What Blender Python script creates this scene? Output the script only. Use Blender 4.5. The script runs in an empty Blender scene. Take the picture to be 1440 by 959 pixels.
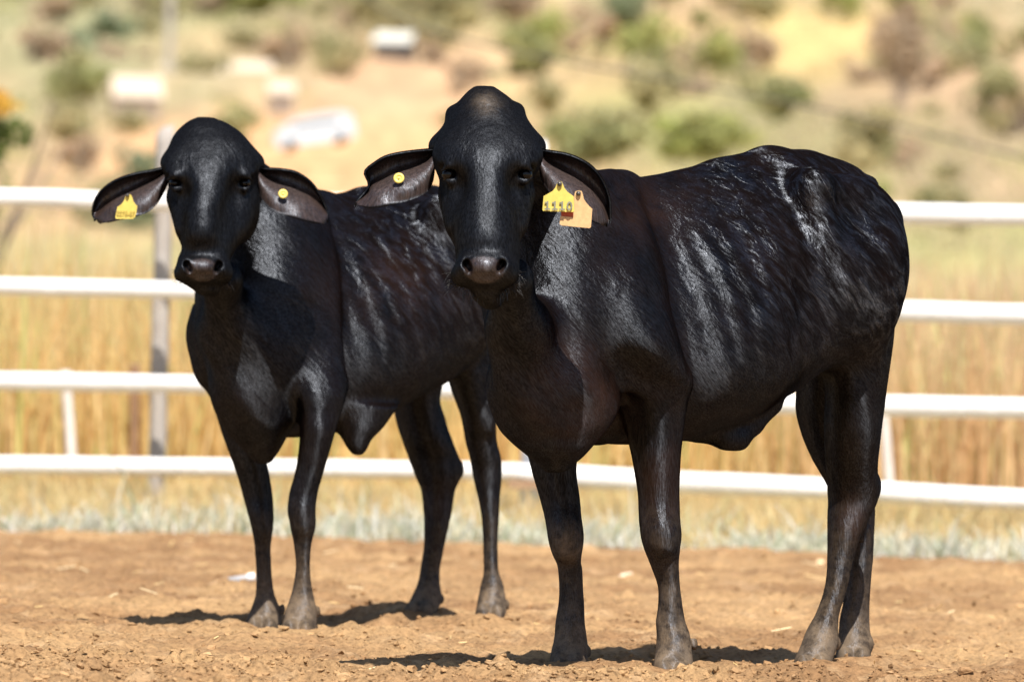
import bpy, math, random
import numpy as np
from mathutils import Vector, Matrix

random.seed(7)
RNG = np.random.default_rng(7)
S = bpy.context.scene
COL = S.collection

# ------------------------------------------------------------------ camera
F = 11308.0                      # focal length in pixels of the 1440 px wide photograph
CAMH = 0.9
ROLL = math.radians(1.4)
cam = bpy.data.cameras.new('camera')
camo = bpy.data.objects.new('camera', cam)
COL.objects.link(camo)
cam.sensor_width = 36.0
cam.lens = F / 1440 * 36
cam.clip_start = 0.1
cam.clip_end = 6000
camo.matrix_world = Matrix.Translation((0, 0, CAMH)) @ Matrix.Rotation(math.radians(90), 4, 'X') @ Matrix.Rotation(ROLL, 4, 'Z')
cam.dof.use_dof = True
cam.dof.focus_distance = 21.9
cam.dof.aperture_fstop = 5.2
S.camera = camo

# ------------------------------------------------------------------ light
TO_SUN = Vector((0.11, -0.62, 1.0)).normalized()
w = bpy.data.worlds.new('World')
S.world = w
w.use_nodes = True
nt = w.node_tree
bg = nt.nodes['Background']
sky = nt.nodes.new('ShaderNodeTexSky')
sky.sky_type = 'NISHITA'
sky.sun_disc = False
sky.sun_elevation = math.asin(TO_SUN.z)
sky.sun_rotation = math.atan2(TO_SUN.x, TO_SUN.y)
nt.links.new(sky.outputs[0], bg.inputs[0])
bg.inputs[1].default_value = 0.075
sun = bpy.data.lights.new('sun', 'SUN')
sun.energy = 5.0
sun.angle = math.radians(0.5)
sun.color = (1.0, 0.95, 0.88)
suno = bpy.data.objects.new('sun', sun)
COL.objects.link(suno)
suno.rotation_euler = (-TO_SUN).to_track_quat('-Z', 'Y').to_euler()
suno.location = (0, 0, 30)
S.view_settings.view_transform = 'Standard'
S.view_settings.look = 'None'
S.view_settings.gamma = 1
S.view_settings.exposure = 0.78
S.render.film_transparent = False
try:
    S.cycles.max_bounces = 6
    S.cycles.diffuse_bounces = 2
    S.cycles.glossy_bounces = 3
    S.cycles.transparent_max_bounces = 4
    S.cycles.use_denoising = True
except Exception:
    pass

CR, SR = math.cos(ROLL), math.sin(ROLL)


def P(px, py, D):
    """a direction seen from the tripod, taken out to the distance D (metres)"""
    u = px - 720.0
    v = 479.5 - py
    return np.array([(u * CR - v * SR) * D / F, D, CAMH + (u * SR + v * CR) * D / F])


def tag(o, label=None, cat=None, group=None, kind=None):
    if label: o['label'] = label
    if cat: o['category'] = cat
    if group: o['group'] = group
    if kind: o['kind'] = kind
    return o


def empty(name, loc=(0, 0, 0)):
    o = bpy.data.objects.new(name, None)
    o.empty_display_size = 0.1
    o.location = tuple(float(c) for c in loc)
    COL.objects.link(o)
    return o


def mesh_obj(name, V, Fc, mats, parent=None, smooth=True, attrs=None, fmat=None, offset=None):
    """V (n,3), Fc (m,3|4) array or list of polygons -> one mesh object"""
    V = np.asarray(V, dtype=np.float32)
    if offset is not None:
        V = V - np.asarray(offset, dtype=np.float32)
    me = bpy.data.meshes.new(name)
    if isinstance(Fc, np.ndarray):
        k = Fc.shape[1]
        me.vertices.add(len(V))
        me.vertices.foreach_set('co', V.ravel())
        me.loops.add(Fc.size)
        me.loops.foreach_set('vertex_index', Fc.astype(np.int32).ravel())
        me.polygons.add(len(Fc))
        me.polygons.foreach_set('loop_start', np.arange(0, Fc.size, k, dtype=np.int32))
        me.polygons.foreach_set('loop_total', np.full(len(Fc), k, dtype=np.int32))
        me.update(calc_edges=True)
    else:
        me.from_pydata([tuple(map(float, v)) for v in V], [], Fc)
        me.update()
    for m in (mats if isinstance(mats, (list, tuple)) else [mats]):
        me.materials.append(m)
    me.polygons.foreach_set('use_smooth', np.full(len(me.polygons), smooth))
    if fmat is not None:
        me.polygons.foreach_set('material_index', np.asarray(fmat, dtype=np.int32))
    for an, arr in (attrs or {}).items():
        arr = np.asarray(arr, dtype=np.float32)
        if arr.ndim == 1:
            a = me.attributes.new(an, 'FLOAT', 'POINT')
            a.data.foreach_set('value', arr)
        elif arr.shape[1] == 3:
            a = me.attributes.new(an, 'FLOAT_VECTOR', 'POINT')
            a.data.foreach_set('vector', arr.ravel())
        else:
            a = me.attributes.new(an, 'FLOAT_COLOR', 'POINT')
            a.data.foreach_set('color', arr.ravel())
    me.validate()
    o = bpy.data.objects.new(name, me)
    COL.objects.link(o)
    if parent is not None:
        o.parent = parent
    return o


# ------------------------------------------------------------------ materials
class NT:
    def __init__(self, name):
        self.m = bpy.data.materials.new(name)
        self.m.use_nodes = True
        self.t = self.m.node_tree
        self.b = self.t.nodes['Principled BSDF']

    def n(self, ty, **kw):
        nd = self.t.nodes.new(ty)
        for k, v in kw.items():
            if isinstance(k, str) and hasattr(nd, k):
                setattr(nd, k, v)
        return nd

    def l(self, a, b):
        self.t.links.new(a, b)

    def attr(self, name, out='Fac'):
        a = self.n('ShaderNodeAttribute')
        a.attribute_name = name
        return a.outputs[out]

    def noise(self, vec, scale, detail=3, rough=0.5, dist=0.0):
        nd = self.n('ShaderNodeTexNoise')
        nd.inputs['Scale'].default_value = scale
        nd.inputs['Detail'].default_value = detail
        nd.inputs['Roughness'].default_value = rough
        nd.inputs['Distortion'].default_value = dist
        if vec is not None: self.l(vec, nd.inputs['Vector'])
        return nd.outputs['Fac']

    def ramp(self, fac, stops):
        r = self.n('ShaderNodeValToRGB')
        e = r.color_ramp.elements
        while len(e) < len(stops): e.new(0.5)
        for i, (p, c) in enumerate(stops):
            e[i].position = p
            e[i].color = (c[0], c[1], c[2], 1) if isinstance(c, (tuple, list)) else (c, c, c, 1)
        self.l(fac, r.inputs[0])
        return r.outputs[0]

    def mix(self, fac, a, b, mode='MIX'):
        x = self.n('ShaderNodeMix')
        x.data_type = 'RGBA'
        x.blend_type = mode
        for s, i in ((fac, 0), (a, 6), (b, 7)):
            if isinstance(s, bpy.types.NodeSocket): self.l(s, x.inputs[i])
            elif isinstance(s, (tuple, list)): x.inputs[i].default_value = (s[0], s[1], s[2], 1)
            else: x.inputs[i].default_value = s
        return x.outputs[2]

    def math(self, op, a, b=None, clamp=False):
        x = self.n('ShaderNodeMath')
        x.operation = op
        x.use_clamp = clamp
        for s, i in ((a, 0), (b, 1)):
            if s is None: continue
            if isinstance(s, bpy.types.NodeSocket): self.l(s, x.inputs[i])
            else: x.inputs[i].default_value = s
        return x.outputs[0]

    def vscale(self, vec, sc):
        x = self.n('ShaderNodeVectorMath')
        x.operation = 'MULTIPLY'
        self.l(vec, x.inputs[0])
        x.inputs[1].default_value = sc
        return x.outputs[0]

    def bump(self, h, dist, strength=1.0, prev=None):
        x = self.n('ShaderNodeBump')
        x.inputs['Distance'].default_value = dist
        if isinstance(strength, bpy.types.NodeSocket): self.l(strength, x.inputs['Strength'])
        else: x.inputs['Strength'].default_value = strength
        self.l(h, x.inputs['Height'])
        if prev is not None: self.l(prev, x.inputs['Normal'])
        return x.outputs[0]

    def set(self, **kw):
        for k, v in kw.items():
            k = k.replace('_', ' ')
            s = self.b.inputs[k]
            if isinstance(v, bpy.types.NodeSocket): self.l(v, s)
            elif isinstance(v, (tuple, list)): s.default_value = (v[0], v[1], v[2], 1)
            else: s.default_value = v
        return self


def simple_mat(name, col, rough=0.6, var=0.15, scale=30, bump=0.0, coord='Object', metallic=0.0, spec=0.5):
    m = NT(name)
    tc = m.n('ShaderNodeTexCoord').outputs[coord]
    f = m.noise(tc, scale, 4, 0.6)
    lo = tuple(c * (1 - var) for c in col)
    hi = tuple(min(1, c * (1 + var)) for c in col)
    m.set(Base_Color=m.ramp(f, [(0.3, lo), (0.7, hi)]), Roughness=rough, Metallic=metallic)
    m.b.inputs['Specular IOR Level'].default_value = spec
    if bump > 0:
        m.l(m.bump(f, bump), m.b.inputs['Normal'])
    return m.m


def attr_mat(name, rough=0.8, spec=0.2, transl=0.0, bump=0.0, bscale=60):
    """colour from the mesh's own 'col' attribute, broken up by noise"""
    m = NT(name)
    tc = m.n('ShaderNodeTexCoord').outputs['Object']
    f = m.noise(tc, bscale, 4, 0.6)
    c = m.mix(0.35, m.attr('col', 'Color'), m.ramp(f, [(0.3, 0.55), (0.7, 1.25)]), 'MULTIPLY')
    m.set(Base_Color=c, Roughness=rough)
    m.b.inputs['Specular IOR Level'].default_value = spec
    if bump > 0:
        m.l(m.bump(f, bump), m.b.inputs['Normal'])
    return m.m


# ------------------------------------------------------------------ noise
def hash2(ix, iy, seed=0):
    h = (ix.astype(np.int64) * 374761393 + iy.astype(np.int64) * 668265263 + seed * 1442695041) & 0xffffffff
    h = ((h ^ (h >> 13)) * 1274126177) & 0xffffffff
    h = h ^ (h >> 16)
    return (h & 0xffffff) / float(0xffffff)


def vnoise(x, y, seed=0):
    ix = np.floor(x); iy = np.floor(y)
    fx = x - ix; fy = y - iy
    fx = fx * fx * (3 - 2 * fx); fy = fy * fy * (3 - 2 * fy)
    a = hash2(ix, iy, seed); b = hash2(ix + 1, iy, seed)
    c = hash2(ix, iy + 1, seed); d = hash2(ix + 1, iy + 1, seed)
    return (a * (1 - fx) + b * fx) * (1 - fy) + (c * (1 - fx) + d * fx) * fy - 0.5


def smooth01(a):
    a = np.clip(a, 0, 1)
    return a * a * (3 - 2 * a)


def fbm(x, y, octs=4, seed=0, gain=0.5):
    s = 0; a = 1.0
    for i in range(octs):
        s = s + a * vnoise(x * 2 ** i + i * 17.3, y * 2 ** i + i * 9.1, seed + i)
        a *= gain
    return s


# ------------------------------------------------------------------ implicit body builder
def dense(st, n=160):
    """stations (t, ...) -> smooth dense table (finite-difference cubic Hermite)"""
    st = np.array(sorted(st), dtype=float)
    t = st[:, 0]; v = st[:, 1:]
    if len(t) == 2:
        T = np.linspace(t[0], t[-1], n)
        return T, np.stack([np.interp(T, t, v[:, j]) for j in range(v.shape[1])], 1)
    d = (v[1:] - v[:-1]) / (t[1:] - t[:-1])[:, None]
    m = np.zeros_like(v)
    m[1:-1] = np.where(d[1:] * d[:-1] > 0, 2 * d[1:] * d[:-1] / (d[1:] + d[:-1] + 1e-12 * np.sign(d[1:] + d[:-1] + 1e-30)), 0)
    m[0] = d[0]; m[-1] = d[-1]
    T = np.linspace(t[0], t[-1], n)
    i = np.clip(np.searchsorted(t, T) - 1, 0, len(t) - 2)
    h = (t[i + 1] - t[i]); s = ((T - t[i]) / h)[:, None]; h = h[:, None]
    R = (2 * s ** 3 - 3 * s ** 2 + 1) * v[i] + (s ** 3 - 2 * s ** 2 + s) * h * m[i] + (-2 * s ** 3 + 3 * s ** 2) * v[i + 1] + (s ** 3 - s ** 2) * h * m[i + 1]
    return T, R


class Body:
    def __init__(self, xs, ys, zs):
        self.xs, self.ys, self.zs = xs, ys, zs
        self.f = np.full((len(xs), len(ys), len(zs)), 1.0, dtype=np.float32)

    def _sub(self, lo, hi, pad):
        r = []
        for c, a, b in ((self.xs, lo[0] - pad, hi[0] + pad), (self.ys, lo[1] - pad, hi[1] + pad), (self.zs, lo[2] - pad, hi[2] + pad)):
            i0 = max(0, np.searchsorted(c, a) - 1); i1 = min(len(c), np.searchsorted(c, b) + 1)
            if i1 <= i0: return None
            r.append(slice(i0, i1))
        X = self.xs[r[0]][:, None, None].astype(np.float32)
        Y = self.ys[r[1]][None, :, None].astype(np.float32)
        Z = self.zs[r[2]][None, None, :].astype(np.float32)
        return tuple(r), X, Y, Z

    def _put(self, sl, d, k, sub):
        a = self.f[sl]
        if sub:
            h = np.maximum(k - np.abs(a + d), 0) / k
            self.f[sl] = np.maximum(a, -d) + h * h * k * 0.25
        else:
            h = np.maximum(k - np.abs(a - d), 0) / k
            self.f[sl] = np.minimum(a, d) - h * h * k * 0.25

    def ell(self, c, r, k=0.03, R=None, sub=False):
        c = np.asarray(c, float); r = np.asarray(r, float)
        R = np.eye(3) if R is None else np.asarray(R)      # rows: local axes
        ext = np.abs(R.T) @ r
        s = self._sub(c - ext, c + ext, k + 0.012)
        if s is None: return
        sl, X, Y, Z = s
        X = X - c[0]; Y = Y - c[1]; Z = Z - c[2]
        q0 = q1 = 0
        for i in range(3):
            p = X * R[i, 0] + Y * R[i, 1] + Z * R[i, 2]
            q0 = q0 + (p / r[i]) ** 2
            q1 = q1 + (p / r[i] ** 2) ** 2
        k0 = np.sqrt(q0); k1 = np.sqrt(q1) + 1e-6
        self._put(sl, (k0 * (k0 - 1) / k1).astype(np.float32), k, sub)

    def cap(self, a, b, ra, rb, k=0.03, sub=False):
        a = np.asarray(a, float); b = np.asarray(b, float)
        rm = max(ra, rb)
        s = self._sub(np.minimum(a, b) - rm, np.maximum(a, b) + rm, k + 0.012)
        if s is None: return
        sl, X, Y, Z = s
        ab = b - a; L = ab @ ab
        t = np.clip(((X - a[0]) * ab[0] + (Y - a[1]) * ab[1] + (Z - a[2]) * ab[2]) / L, 0, 1)
        d = np.sqrt((X - a[0] - t * ab[0]) ** 2 + (Y - a[1] - t * ab[1]) ** 2 + (Z - a[2] - t * ab[2]) ** 2) - (ra + (rb - ra) * t)
        self._put(sl, d.astype(np.float32), k, sub)

    def chain(self, pts, k=0.03, sub=False):
        for p, q in zip(pts[:-1], pts[1:]):
            self.cap(p[:3], q[:3], p[3], q[3], k, sub)

    def loft(self, st, k=0.04, n=(0, 0, 1), u=(1, 0, 0), v=(0, 1, 0), o=(0, 0, 0), taper=0.0, ex=2.0):
        """elliptic sections along the axis n; stations (t, cu, cv, hu, hv)"""
        n, u, v, o = (np.asarray(q, float) for q in (n, u, v, o))
        T, Rr = dense(st)
        pts = o + T[:, None] * n + Rr[:, :1] * u + Rr[:, 1:2] * v
        ext = np.maximum(Rr[:, 2:3], Rr[:, 3:4]) * (1 + abs(taper))
        s = self._sub((pts - ext).min(0), (pts + ext).max(0), k + 0.012)
        if s is None: return
        sl, X, Y, Z = s
        X = X - o[0]; Y = Y - o[1]; Z = Z - o[2]
        t = X * n[0] + Y * n[1] + Z * n[2]
        if n[0] == 0 and n[1] == 0: t = (Z * n[2] + 0 * X[:, :, :1][:1])
        if n[2] == 0: t = X * n[0] + Y * n[1]
        g = [np.interp(t, T, Rr[:, j]).astype(np.float32) for j in range(4)]
        p = (X * u[0] + Y * u[1] + Z * u[2] - g[0]) / g[2]
        q = (X * v[0] + Y * v[1] + Z * v[2] - g[1]) / g[3]
        if taper: p = p / np.clip(1 - taper * np.clip(q, -1, 1), 0.3, 2)
        if ex == 2.0:
            G = np.sqrt(p * p + q * q) + 1e-5
        else:
            G = (np.abs(p) ** ex + np.abs(q) ** ex) ** (1 / ex) + 1e-5
        gr = np.sqrt((p / g[2]) ** 2 + (q / g[3]) ** 2) + 1e-5
        d = (G - 1) * G / gr
        d = np.maximum(d, -np.minimum(g[2], g[3]) * 1.0)
        d = np.clip(d, -1, 1)
        tm, th = (T[0] + T[-1]) / 2, (T[-1] - T[0]) / 2
        e = np.abs(t - tm) - th
        d = np.where(e > 0, np.sqrt(np.maximum(d, 0) ** 2 + e ** 2), np.maximum(d, e))
        self._put(sl, np.broadcast_to(d, self.f[sl].shape).astype(np.float32), k, False)

    def mesh(self, smooth=2):
        f = self.f
        f[0] = 1; f[-1] = 1; f[:, 0] = 1; f[:, -1] = 1; f[:, :, 0] = 1; f[:, :, -1] = 1
        ins = f < 0
        nx, ny, nz = f.shape
        cnt = np.zeros((nx - 1, ny - 1, nz - 1), dtype=np.int8)
        for dx in (0, 1):
            for dy in (0, 1):
                for dz in (0, 1):
                    cnt += ins[dx:nx - 1 + dx, dy:ny - 1 + dy, dz:nz - 1 + dz]
        act = (cnt > 0) & (cnt < 8)
        ci, cj, ck = np.nonzero(act)
        idx = np.full(act.shape, -1, dtype=np.int32)
        idx[ci, cj, ck] = np.arange(len(ci))
        cs = {}
        for dx in (0, 1):
            for dy in (0, 1):
                for dz in (0, 1):
                    cs[dx, dy, dz] = f[ci + dx, cj + dy, ck + dz]
        acc = np.zeros((len(ci), 3)); num = np.zeros(len(ci))
        for a in cs:
            for ax in range(3):
                if a[ax]: continue
                b = list(a); b[ax] = 1; b = tuple(b)
                fa, fb = cs[a], cs[b]
                m = (fa < 0) != (fb < 0)
                t = np.where(m, fa / np.where(m, fa - fb, 1), 0)
                p = np.zeros((len(ci), 3)) + np.array(a, float)
                p[:, ax] = t
                acc += np.where(m[:, None], p, 0); num += m
        p = acc / num[:, None]
        V = np.stack([self.xs[ci] + p[:, 0] * (self.xs[ci + 1] - self.xs[ci]),
                      self.ys[cj] + p[:, 1] * (self.ys[cj + 1] - self.ys[cj]),
                      self.zs[ck] + p[:, 2] * (self.zs[ck + 1] - self.zs[ck])], 1)
        Q = []
        I = ins
        # x edges
        m = I[:-1, 1:-1, 1:-1] != I[1:, 1:-1, 1:-1]
        i, j, k = np.nonzero(m); s = I[i, j + 1, k + 1]
        q = np.stack([idx[i, j, k], idx[i, j + 1, k], idx[i, j + 1, k + 1], idx[i, j, k + 1]], 1)
        q[~s] = q[~s][:, ::-1]; Q.append(q)
        m = I[1:-1, :-1, 1:-1] != I[1:-1, 1:, 1:-1]
        i, j, k = np.nonzero(m); s = I[i + 1, j, k + 1]
        q = np.stack([idx[i, j, k], idx[i, j, k + 1], idx[i + 1, j, k + 1], idx[i + 1, j, k]], 1)
        q[~s] = q[~s][:, ::-1]; Q.append(q)
        m = I[1:-1, 1:-1, :-1] != I[1:-1, 1:-1, 1:]
        i, j, k = np.nonzero(m); s = I[i + 1, j + 1, k]
        q = np.stack([idx[i, j, k], idx[i + 1, j, k], idx[i + 1, j + 1, k], idx[i, j + 1, k]], 1)
        q[~s] = q[~s][:, ::-1]; Q.append(q)
        Q = np.concatenate(Q)
        # smoothing
        e = np.concatenate([Q[:, [0, 1]], Q[:, [1, 2]], Q[:, [2, 3]], Q[:, [3, 0]]])
        n = len(V)
        deg = np.bincount(e[:, 0], minlength=n) + np.bincount(e[:, 1], minlength=n)
        for it in range(smooth):
            lam = 0.55 if it % 2 == 0 else -0.3
            A = np.zeros_like(V)
            for c in range(3):
                A[:, c] = np.bincount(e[:, 0], V[e[:, 1], c], n) + np.bincount(e[:, 1], V[e[:, 0], c], n)
            V = V + lam * (A / deg[:, None] - V)
        return V, Q


def lines(lo, hi, coarse, fine=None, f0=None, f1=None):
    out = [lo]
    while out[-1] < hi:
        x = out[-1]
        st = coarse
        if fine is not None and f0 <= x <= f1: st = fine
        out.append(x + st)
    return np.array(out)


def limb(body, st, kd, k=0.05, dD=0.0, ex=2.0):
    """vertical loft: stations (y, x_left, x_right, D[, half depth])"""
    rows = []
    for r in st:
        y, xl, xr, D = r[:4]
        p = P((xl + xr) / 2, y, D)
        hw = (xr - xl) / 2 * D / F
        hd = r[4] if len(r) > 4 else hw * kd
        rows.append((p[2], p[0], D + dD, hw, hd))
    body.loft(rows, k=k, ex=ex)


def rot(axis_f, tilt=0.0):
    """local frame: along f, lateral, up, tilted nose-down by tilt"""
    f = np.array([axis_f[0], axis_f[1], 0.0]); f /= np.linalg.norm(f)
    l = np.array([-f[1], f[0], 0.0])
    up = np.array([0, 0, 1.0])
    c, s = math.cos(tilt), math.sin(tilt)
    return np.stack([f * c - up * s, l, up * c + f * s])


# ------------------------------------------------------------------ coat
def coat_material(name, brown=1.0):
    m = NT(name)
    h = m.attr('hco', 'Vector')            # hair frames: x along the hair, trunk and limbs
    h2 = m.attr('hcb', 'Vector')
    hm = m.attr('hmix')
    pos = m.n('ShaderNodeTexCoord').outputs['Object']
    def two(sc, det, ro, di):
        a = m.noise(m.vscale(h, sc), 1.0, det, ro, di)
        b = m.noise(m.vscale(h2, sc), 1.0, det, ro, di)
        x = m.n('ShaderNodeMix')
        m.l(hm, x.inputs[0]); m.l(a, x.inputs[2]); m.l(b, x.inputs[3])
        return x.outputs[0]
    big = two((6.0, 24, 24), 3, 0.6, 0.9)
    mid = two((17, 120, 120), 4, 0.65, 0.35)
    hair = two((38, 300, 300), 2.5, 0.75, 0.2)
    fold = m.noise(pos, 13.0, 3, 0.55, 0.8)
    dust = m.attr('dust')
    br = m.attr('brown')
    skin = m.attr('skin')
    base = m.ramp(mid, [(0.35, (0.0012, 0.0011, 0.0014)), (0.7, (0.0030, 0.0027, 0.0029))])
    rust = m.math('MULTIPLY', m.ramp(m.noise(pos, 6.0, 4, 0.65), [(0.36, 0.1), (0.68, 1.0)]), m.math('MULTIPLY', br, brown))
    c = m.mix(rust, base, (0.024, 0.0115, 0.0072))
    sk = m.mix(m.ramp(mid, [(0.35, 0.0), (0.65, 1.0)]), (0.013, 0.008, 0.006), (0.048, 0.031, 0.026))
    c = m.mix(skin, c, sk)
    dn = m.ramp(m.noise(pos, 26.0, 6, 0.8), [(0.38, 0.0), (0.62, 1.0)])
    dn2 = m.math('MULTIPLY', dust, m.math('ADD', m.math('MULTIPLY', dn, 0.9), m.math('MULTIPLY', dust, 0.4)), True)
    c = m.mix(dn2, c, m.mix(fold, (0.050, 0.044, 0.040), (0.22, 0.155, 0.095)))
    # the coat's gloss comes in licks and patches where the hair lies flat
    patch = m.attr('patch')
    lick = two((11, 42, 42), 1.2, 0.5, 0.7)
    gl = m.math('ADD', m.math('MULTIPLY', lick, 0.5), m.math('MULTIPLY', big, 0.5))
    gp = m.ramp(gl, [(0.41, 0.22), (0.50, 0.85), (0.57, 2.1)])
    x = m.n('ShaderNodeMix')
    m.l(patch, x.inputs[0]); x.inputs[2].default_value = 0.95; m.l(gp, x.inputs[3])
    hs = m.ramp(hair, [(0.38, 0.42), (0.62, 1.55)])
    g = m.math('MULTIPLY', x.outputs[0], hs)
    g = m.math('MULTIPLY', g, m.math('ADD', 1.0, m.math('MULTIPLY', skin, 1.6)))
    g = m.math('MULTIPLY', g, m.math('SUBTRACT', 1.0, m.math('MULTIPLY', m.attr('face'), 0.25)))
    gv = m.n('ShaderNodeVectorMath'); gv.operation = 'SCALE'
    gv.inputs[0].default_value = (0.0250, 0.0272, 0.0312)
    m.l(g, gv.inputs['Scale'])
    st = m.math('ADD', 0.34, m.math('MULTIPLY', patch, 0.55))
    b1 = m.bump(fold, 0.005, 0.35)
    b2 = m.bump(big, 0.0095, st, b1)
    b3 = m.bump(lick, 0.0034, st, b2)
    b3 = m.bump(mid, 0.0011, 0.6, b3)
    b4 = m.bump(hair, 0.0008, 0.85, b3)
    r = m.math('ADD', m.math('MULTIPLY', big, -0.20), 0.495)
    r = m.math('ADD', r, m.math('MULTIPLY', dn2, 0.15))
    r = m.math('ADD', r, m.math('MULTIPLY', m.attr('face'), 0.10))
    gs = m.n('ShaderNodeBsdfAnisotropic')
    gs.distribution = 'GGX'
    m.l(gv.outputs[0], gs.inputs['Color']); m.l(r, gs.inputs['Roughness'])
    face = m.attr('face')
    m.l(m.math('MULTIPLY', 0.62, m.math('SUBTRACT', 1.0, face)), gs.inputs['Anisotropy'])
    m.l(m.attr('tang', 'Vector'), gs.inputs['Tangent'])
    m.l(b4, gs.inputs['Normal'])
    df = m.n('ShaderNodeBsdfDiffuse')
    m.l(c, df.inputs['Color']); m.l(b3, df.inputs['Normal'])
    ad = m.n('ShaderNodeAddShader')
    m.l(df.outputs[0], ad.inputs[0]); m.l(gs.outputs[0], ad.inputs[1])
    out = [n for n in m.t.nodes if n.type == 'OUTPUT_MATERIAL'][0]
    m.l(ad.outputs[0], out.inputs[0])
    m.t.nodes.remove(m.b)
    return m.m


COAT = coat_material('glossy_black_coat')
HORN = simple_mat('hoof_horn', (0.11, 0.085, 0.06), 0.55, 0.5, 40, 0.003)
EYE = simple_mat('eyeball_dark', (0.004, 0.003, 0.0025), 0.06, 0.2, 20, spec=0.25)
NOSE = simple_mat('moist_nose_skin', (0.022, 0.014, 0.012), 0.30, 0.35, 160, 0.0012, spec=0.6)
YEL = simple_mat('yellow_tag_plastic', (0.68, 0.54, 0.12), 0.45, 0.10, 60)
PALE = simple_mat('faded_orange_tag_plastic', (0.66, 0.42, 0.20), 0.5, 0.12, 90)
RED = simple_mat('orange_red_tag_plastic', (0.50, 0.07, 0.015), 0.5, 0.15, 90)
INK = simple_mat('faded_grey_print', (0.20, 0.20, 0.15), 0.7, 0.35, 200)
INKF = simple_mat('almost_gone_print', (0.42, 0.31, 0.06), 0.7, 0.2, 200)
STUD = simple_mat('dark_stud_metal', (0.10, 0.09, 0.08), 0.3, 0.3, 100, metallic=0.5)
WHISK = simple_mat('black_hair', (0.01, 0.009, 0.009), 0.4)


def ear_geom(rows, cup, thick=0.006, nt_=18, ns=26, curl=0.034, peak=0.36):
    """rows: (ux,uy,uD, lx,ly,lD) root -> tip; a cupped leaf-shaped sheet with thickness"""
    U = np.array([P(r[0], r[1], r[2]) for r in rows])
    L = np.array([P(r[3], r[4], r[5]) for r in rows])
    tt = np.linspace(0, 1, len(rows))
    _, RR = dense([(t, *u, *l) for t, u, l in zip(tt, U, L)], ns)
    G = np.zeros((ns, nt_, 3)); skin = np.zeros((ns, nt_))
    for i in range(ns):
        s = i / (ns - 1)
        u, l = RR[i, :3], RR[i, 3:]
        c = cup * math.sin(math.pi * min(1, 0.22 + 0.78 * s) ** 0.8)
        for j in range(nt_):
            t = j / (nt_ - 1)
            p = u * (1 - t) + l * t
            a = t / peak if t < peak else (1 - t) / (1 - peak)
            prof = math.sin(a * math.pi / 2) ** 1.1 if t < peak else (0.5 + 0.5 * math.cos(math.pi * min(1, (t - peak) / .26))) - .42 * math.sin(math.pi * max(0, (t - peak - .10) / (.90 - peak))) * (1 - .5 * s)
            rip = 0.006 * math.sin(9 * s + 5 * t) * prof + 0.004 * math.sin(23 * s + 3 * t) * t
            p = p + np.array([0, c * prof + rip, 0])
            if t < 0.16:
                p = p + np.array([0, -curl * (1 - t / 0.16) * math.sin(math.pi * s), -0.3 * curl * (1 - t / 0.16)])
            G[i, j] = p
            skin[i, j] = min(1, max(0, min(t / 0.14, (1 - t) / 0.05))) * min(1, (1 - s) / 0.08)
    du = np.gradient(G, axis=0); dv = np.gradient(G, axis=1)
    N = np.cross(du, dv); N /= np.linalg.norm(N, axis=2)[..., None] + 1e-9
    if N[ns // 2, nt_ // 2, 1] > 0: N = -N                 # N faces the camera side (-y)
    A = G + N * thick * 0.5; B = G - N * thick * 0.5
    V = np.concatenate([A.reshape(-1, 3), B.reshape(-1, 3)])
    n = ns * nt_
    Q = []
    for i in range(ns - 1):
        for j in range(nt_ - 1):
            a = i * nt_ + j
            Q.append((a, a + 1, a + nt_ + 1, a + nt_))
            Q.append((n + a + nt_, n + a + nt_ + 1, n + a + 1, n + a))
    ring = [i * nt_ for i in range(ns)] + [(ns - 1) * nt_ + j for j in range(1, nt_)] + [i * nt_ + nt_ - 1 for i in range(ns - 2, -1, -1)] + [j for j in range(nt_ - 2, 0, -1)]
    for a, b in zip(ring, ring[1:] + ring[:1]):
        Q.append((a, n + a, n + b, b))
    sk = np.concatenate([skin.ravel(), np.zeros(n)])
    return V, np.array(Q), sk


def hair_frames(V, f, head_c, head_r):
    """coordinates whose x runs along the hair: back and down on the trunk, down on head and legs"""
    def frame(d):
        d = np.asarray(d, float); d /= np.linalg.norm(d)
        a = np.cross(d, [0.3, 0.9, 0.1]); a /= np.linalg.norm(a)
        return np.stack([d, a, np.cross(d, a)])
    body = frame((-f[0] * 0.75, -f[1] * 0.75, -0.72))
    down = frame((0.05, 0.05, -1))
    hb = V @ body.T
    hd = V @ down.T
    w1 = np.clip((1.35 - np.linalg.norm(V - head_c, axis=1) / head_r) / .3, 0, 1)
    w2 = np.clip((0.80 - V[:, 2]) / 0.22, 0, 1)
    return hb, hd, np.maximum(w1, w2)


def plate(name, outline, D, th, mat, parent, tilt=0.0, bev=0.0):
    """flat tag cut from an outline given as points on the ear's plane"""
    pts = np.array([P(x, y, D) for x, y in outline])
    zc = pts[:, 2].max()
    pts[:, 1] += (zc - pts[:, 2]) * tilt
    n = len(pts)
    back = pts + np.array([0, th, 0])
    V = np.concatenate([pts, back])
    Fc = [list(range(n - 1, -1, -1)), list(range(n, 2 * n))]
    for i in range(n):
        j = (i + 1) % n
        Fc.append([i, j, n + j, n + i])
    return mesh_obj(name, V, Fc, mat, parent, smooth=False)


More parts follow.
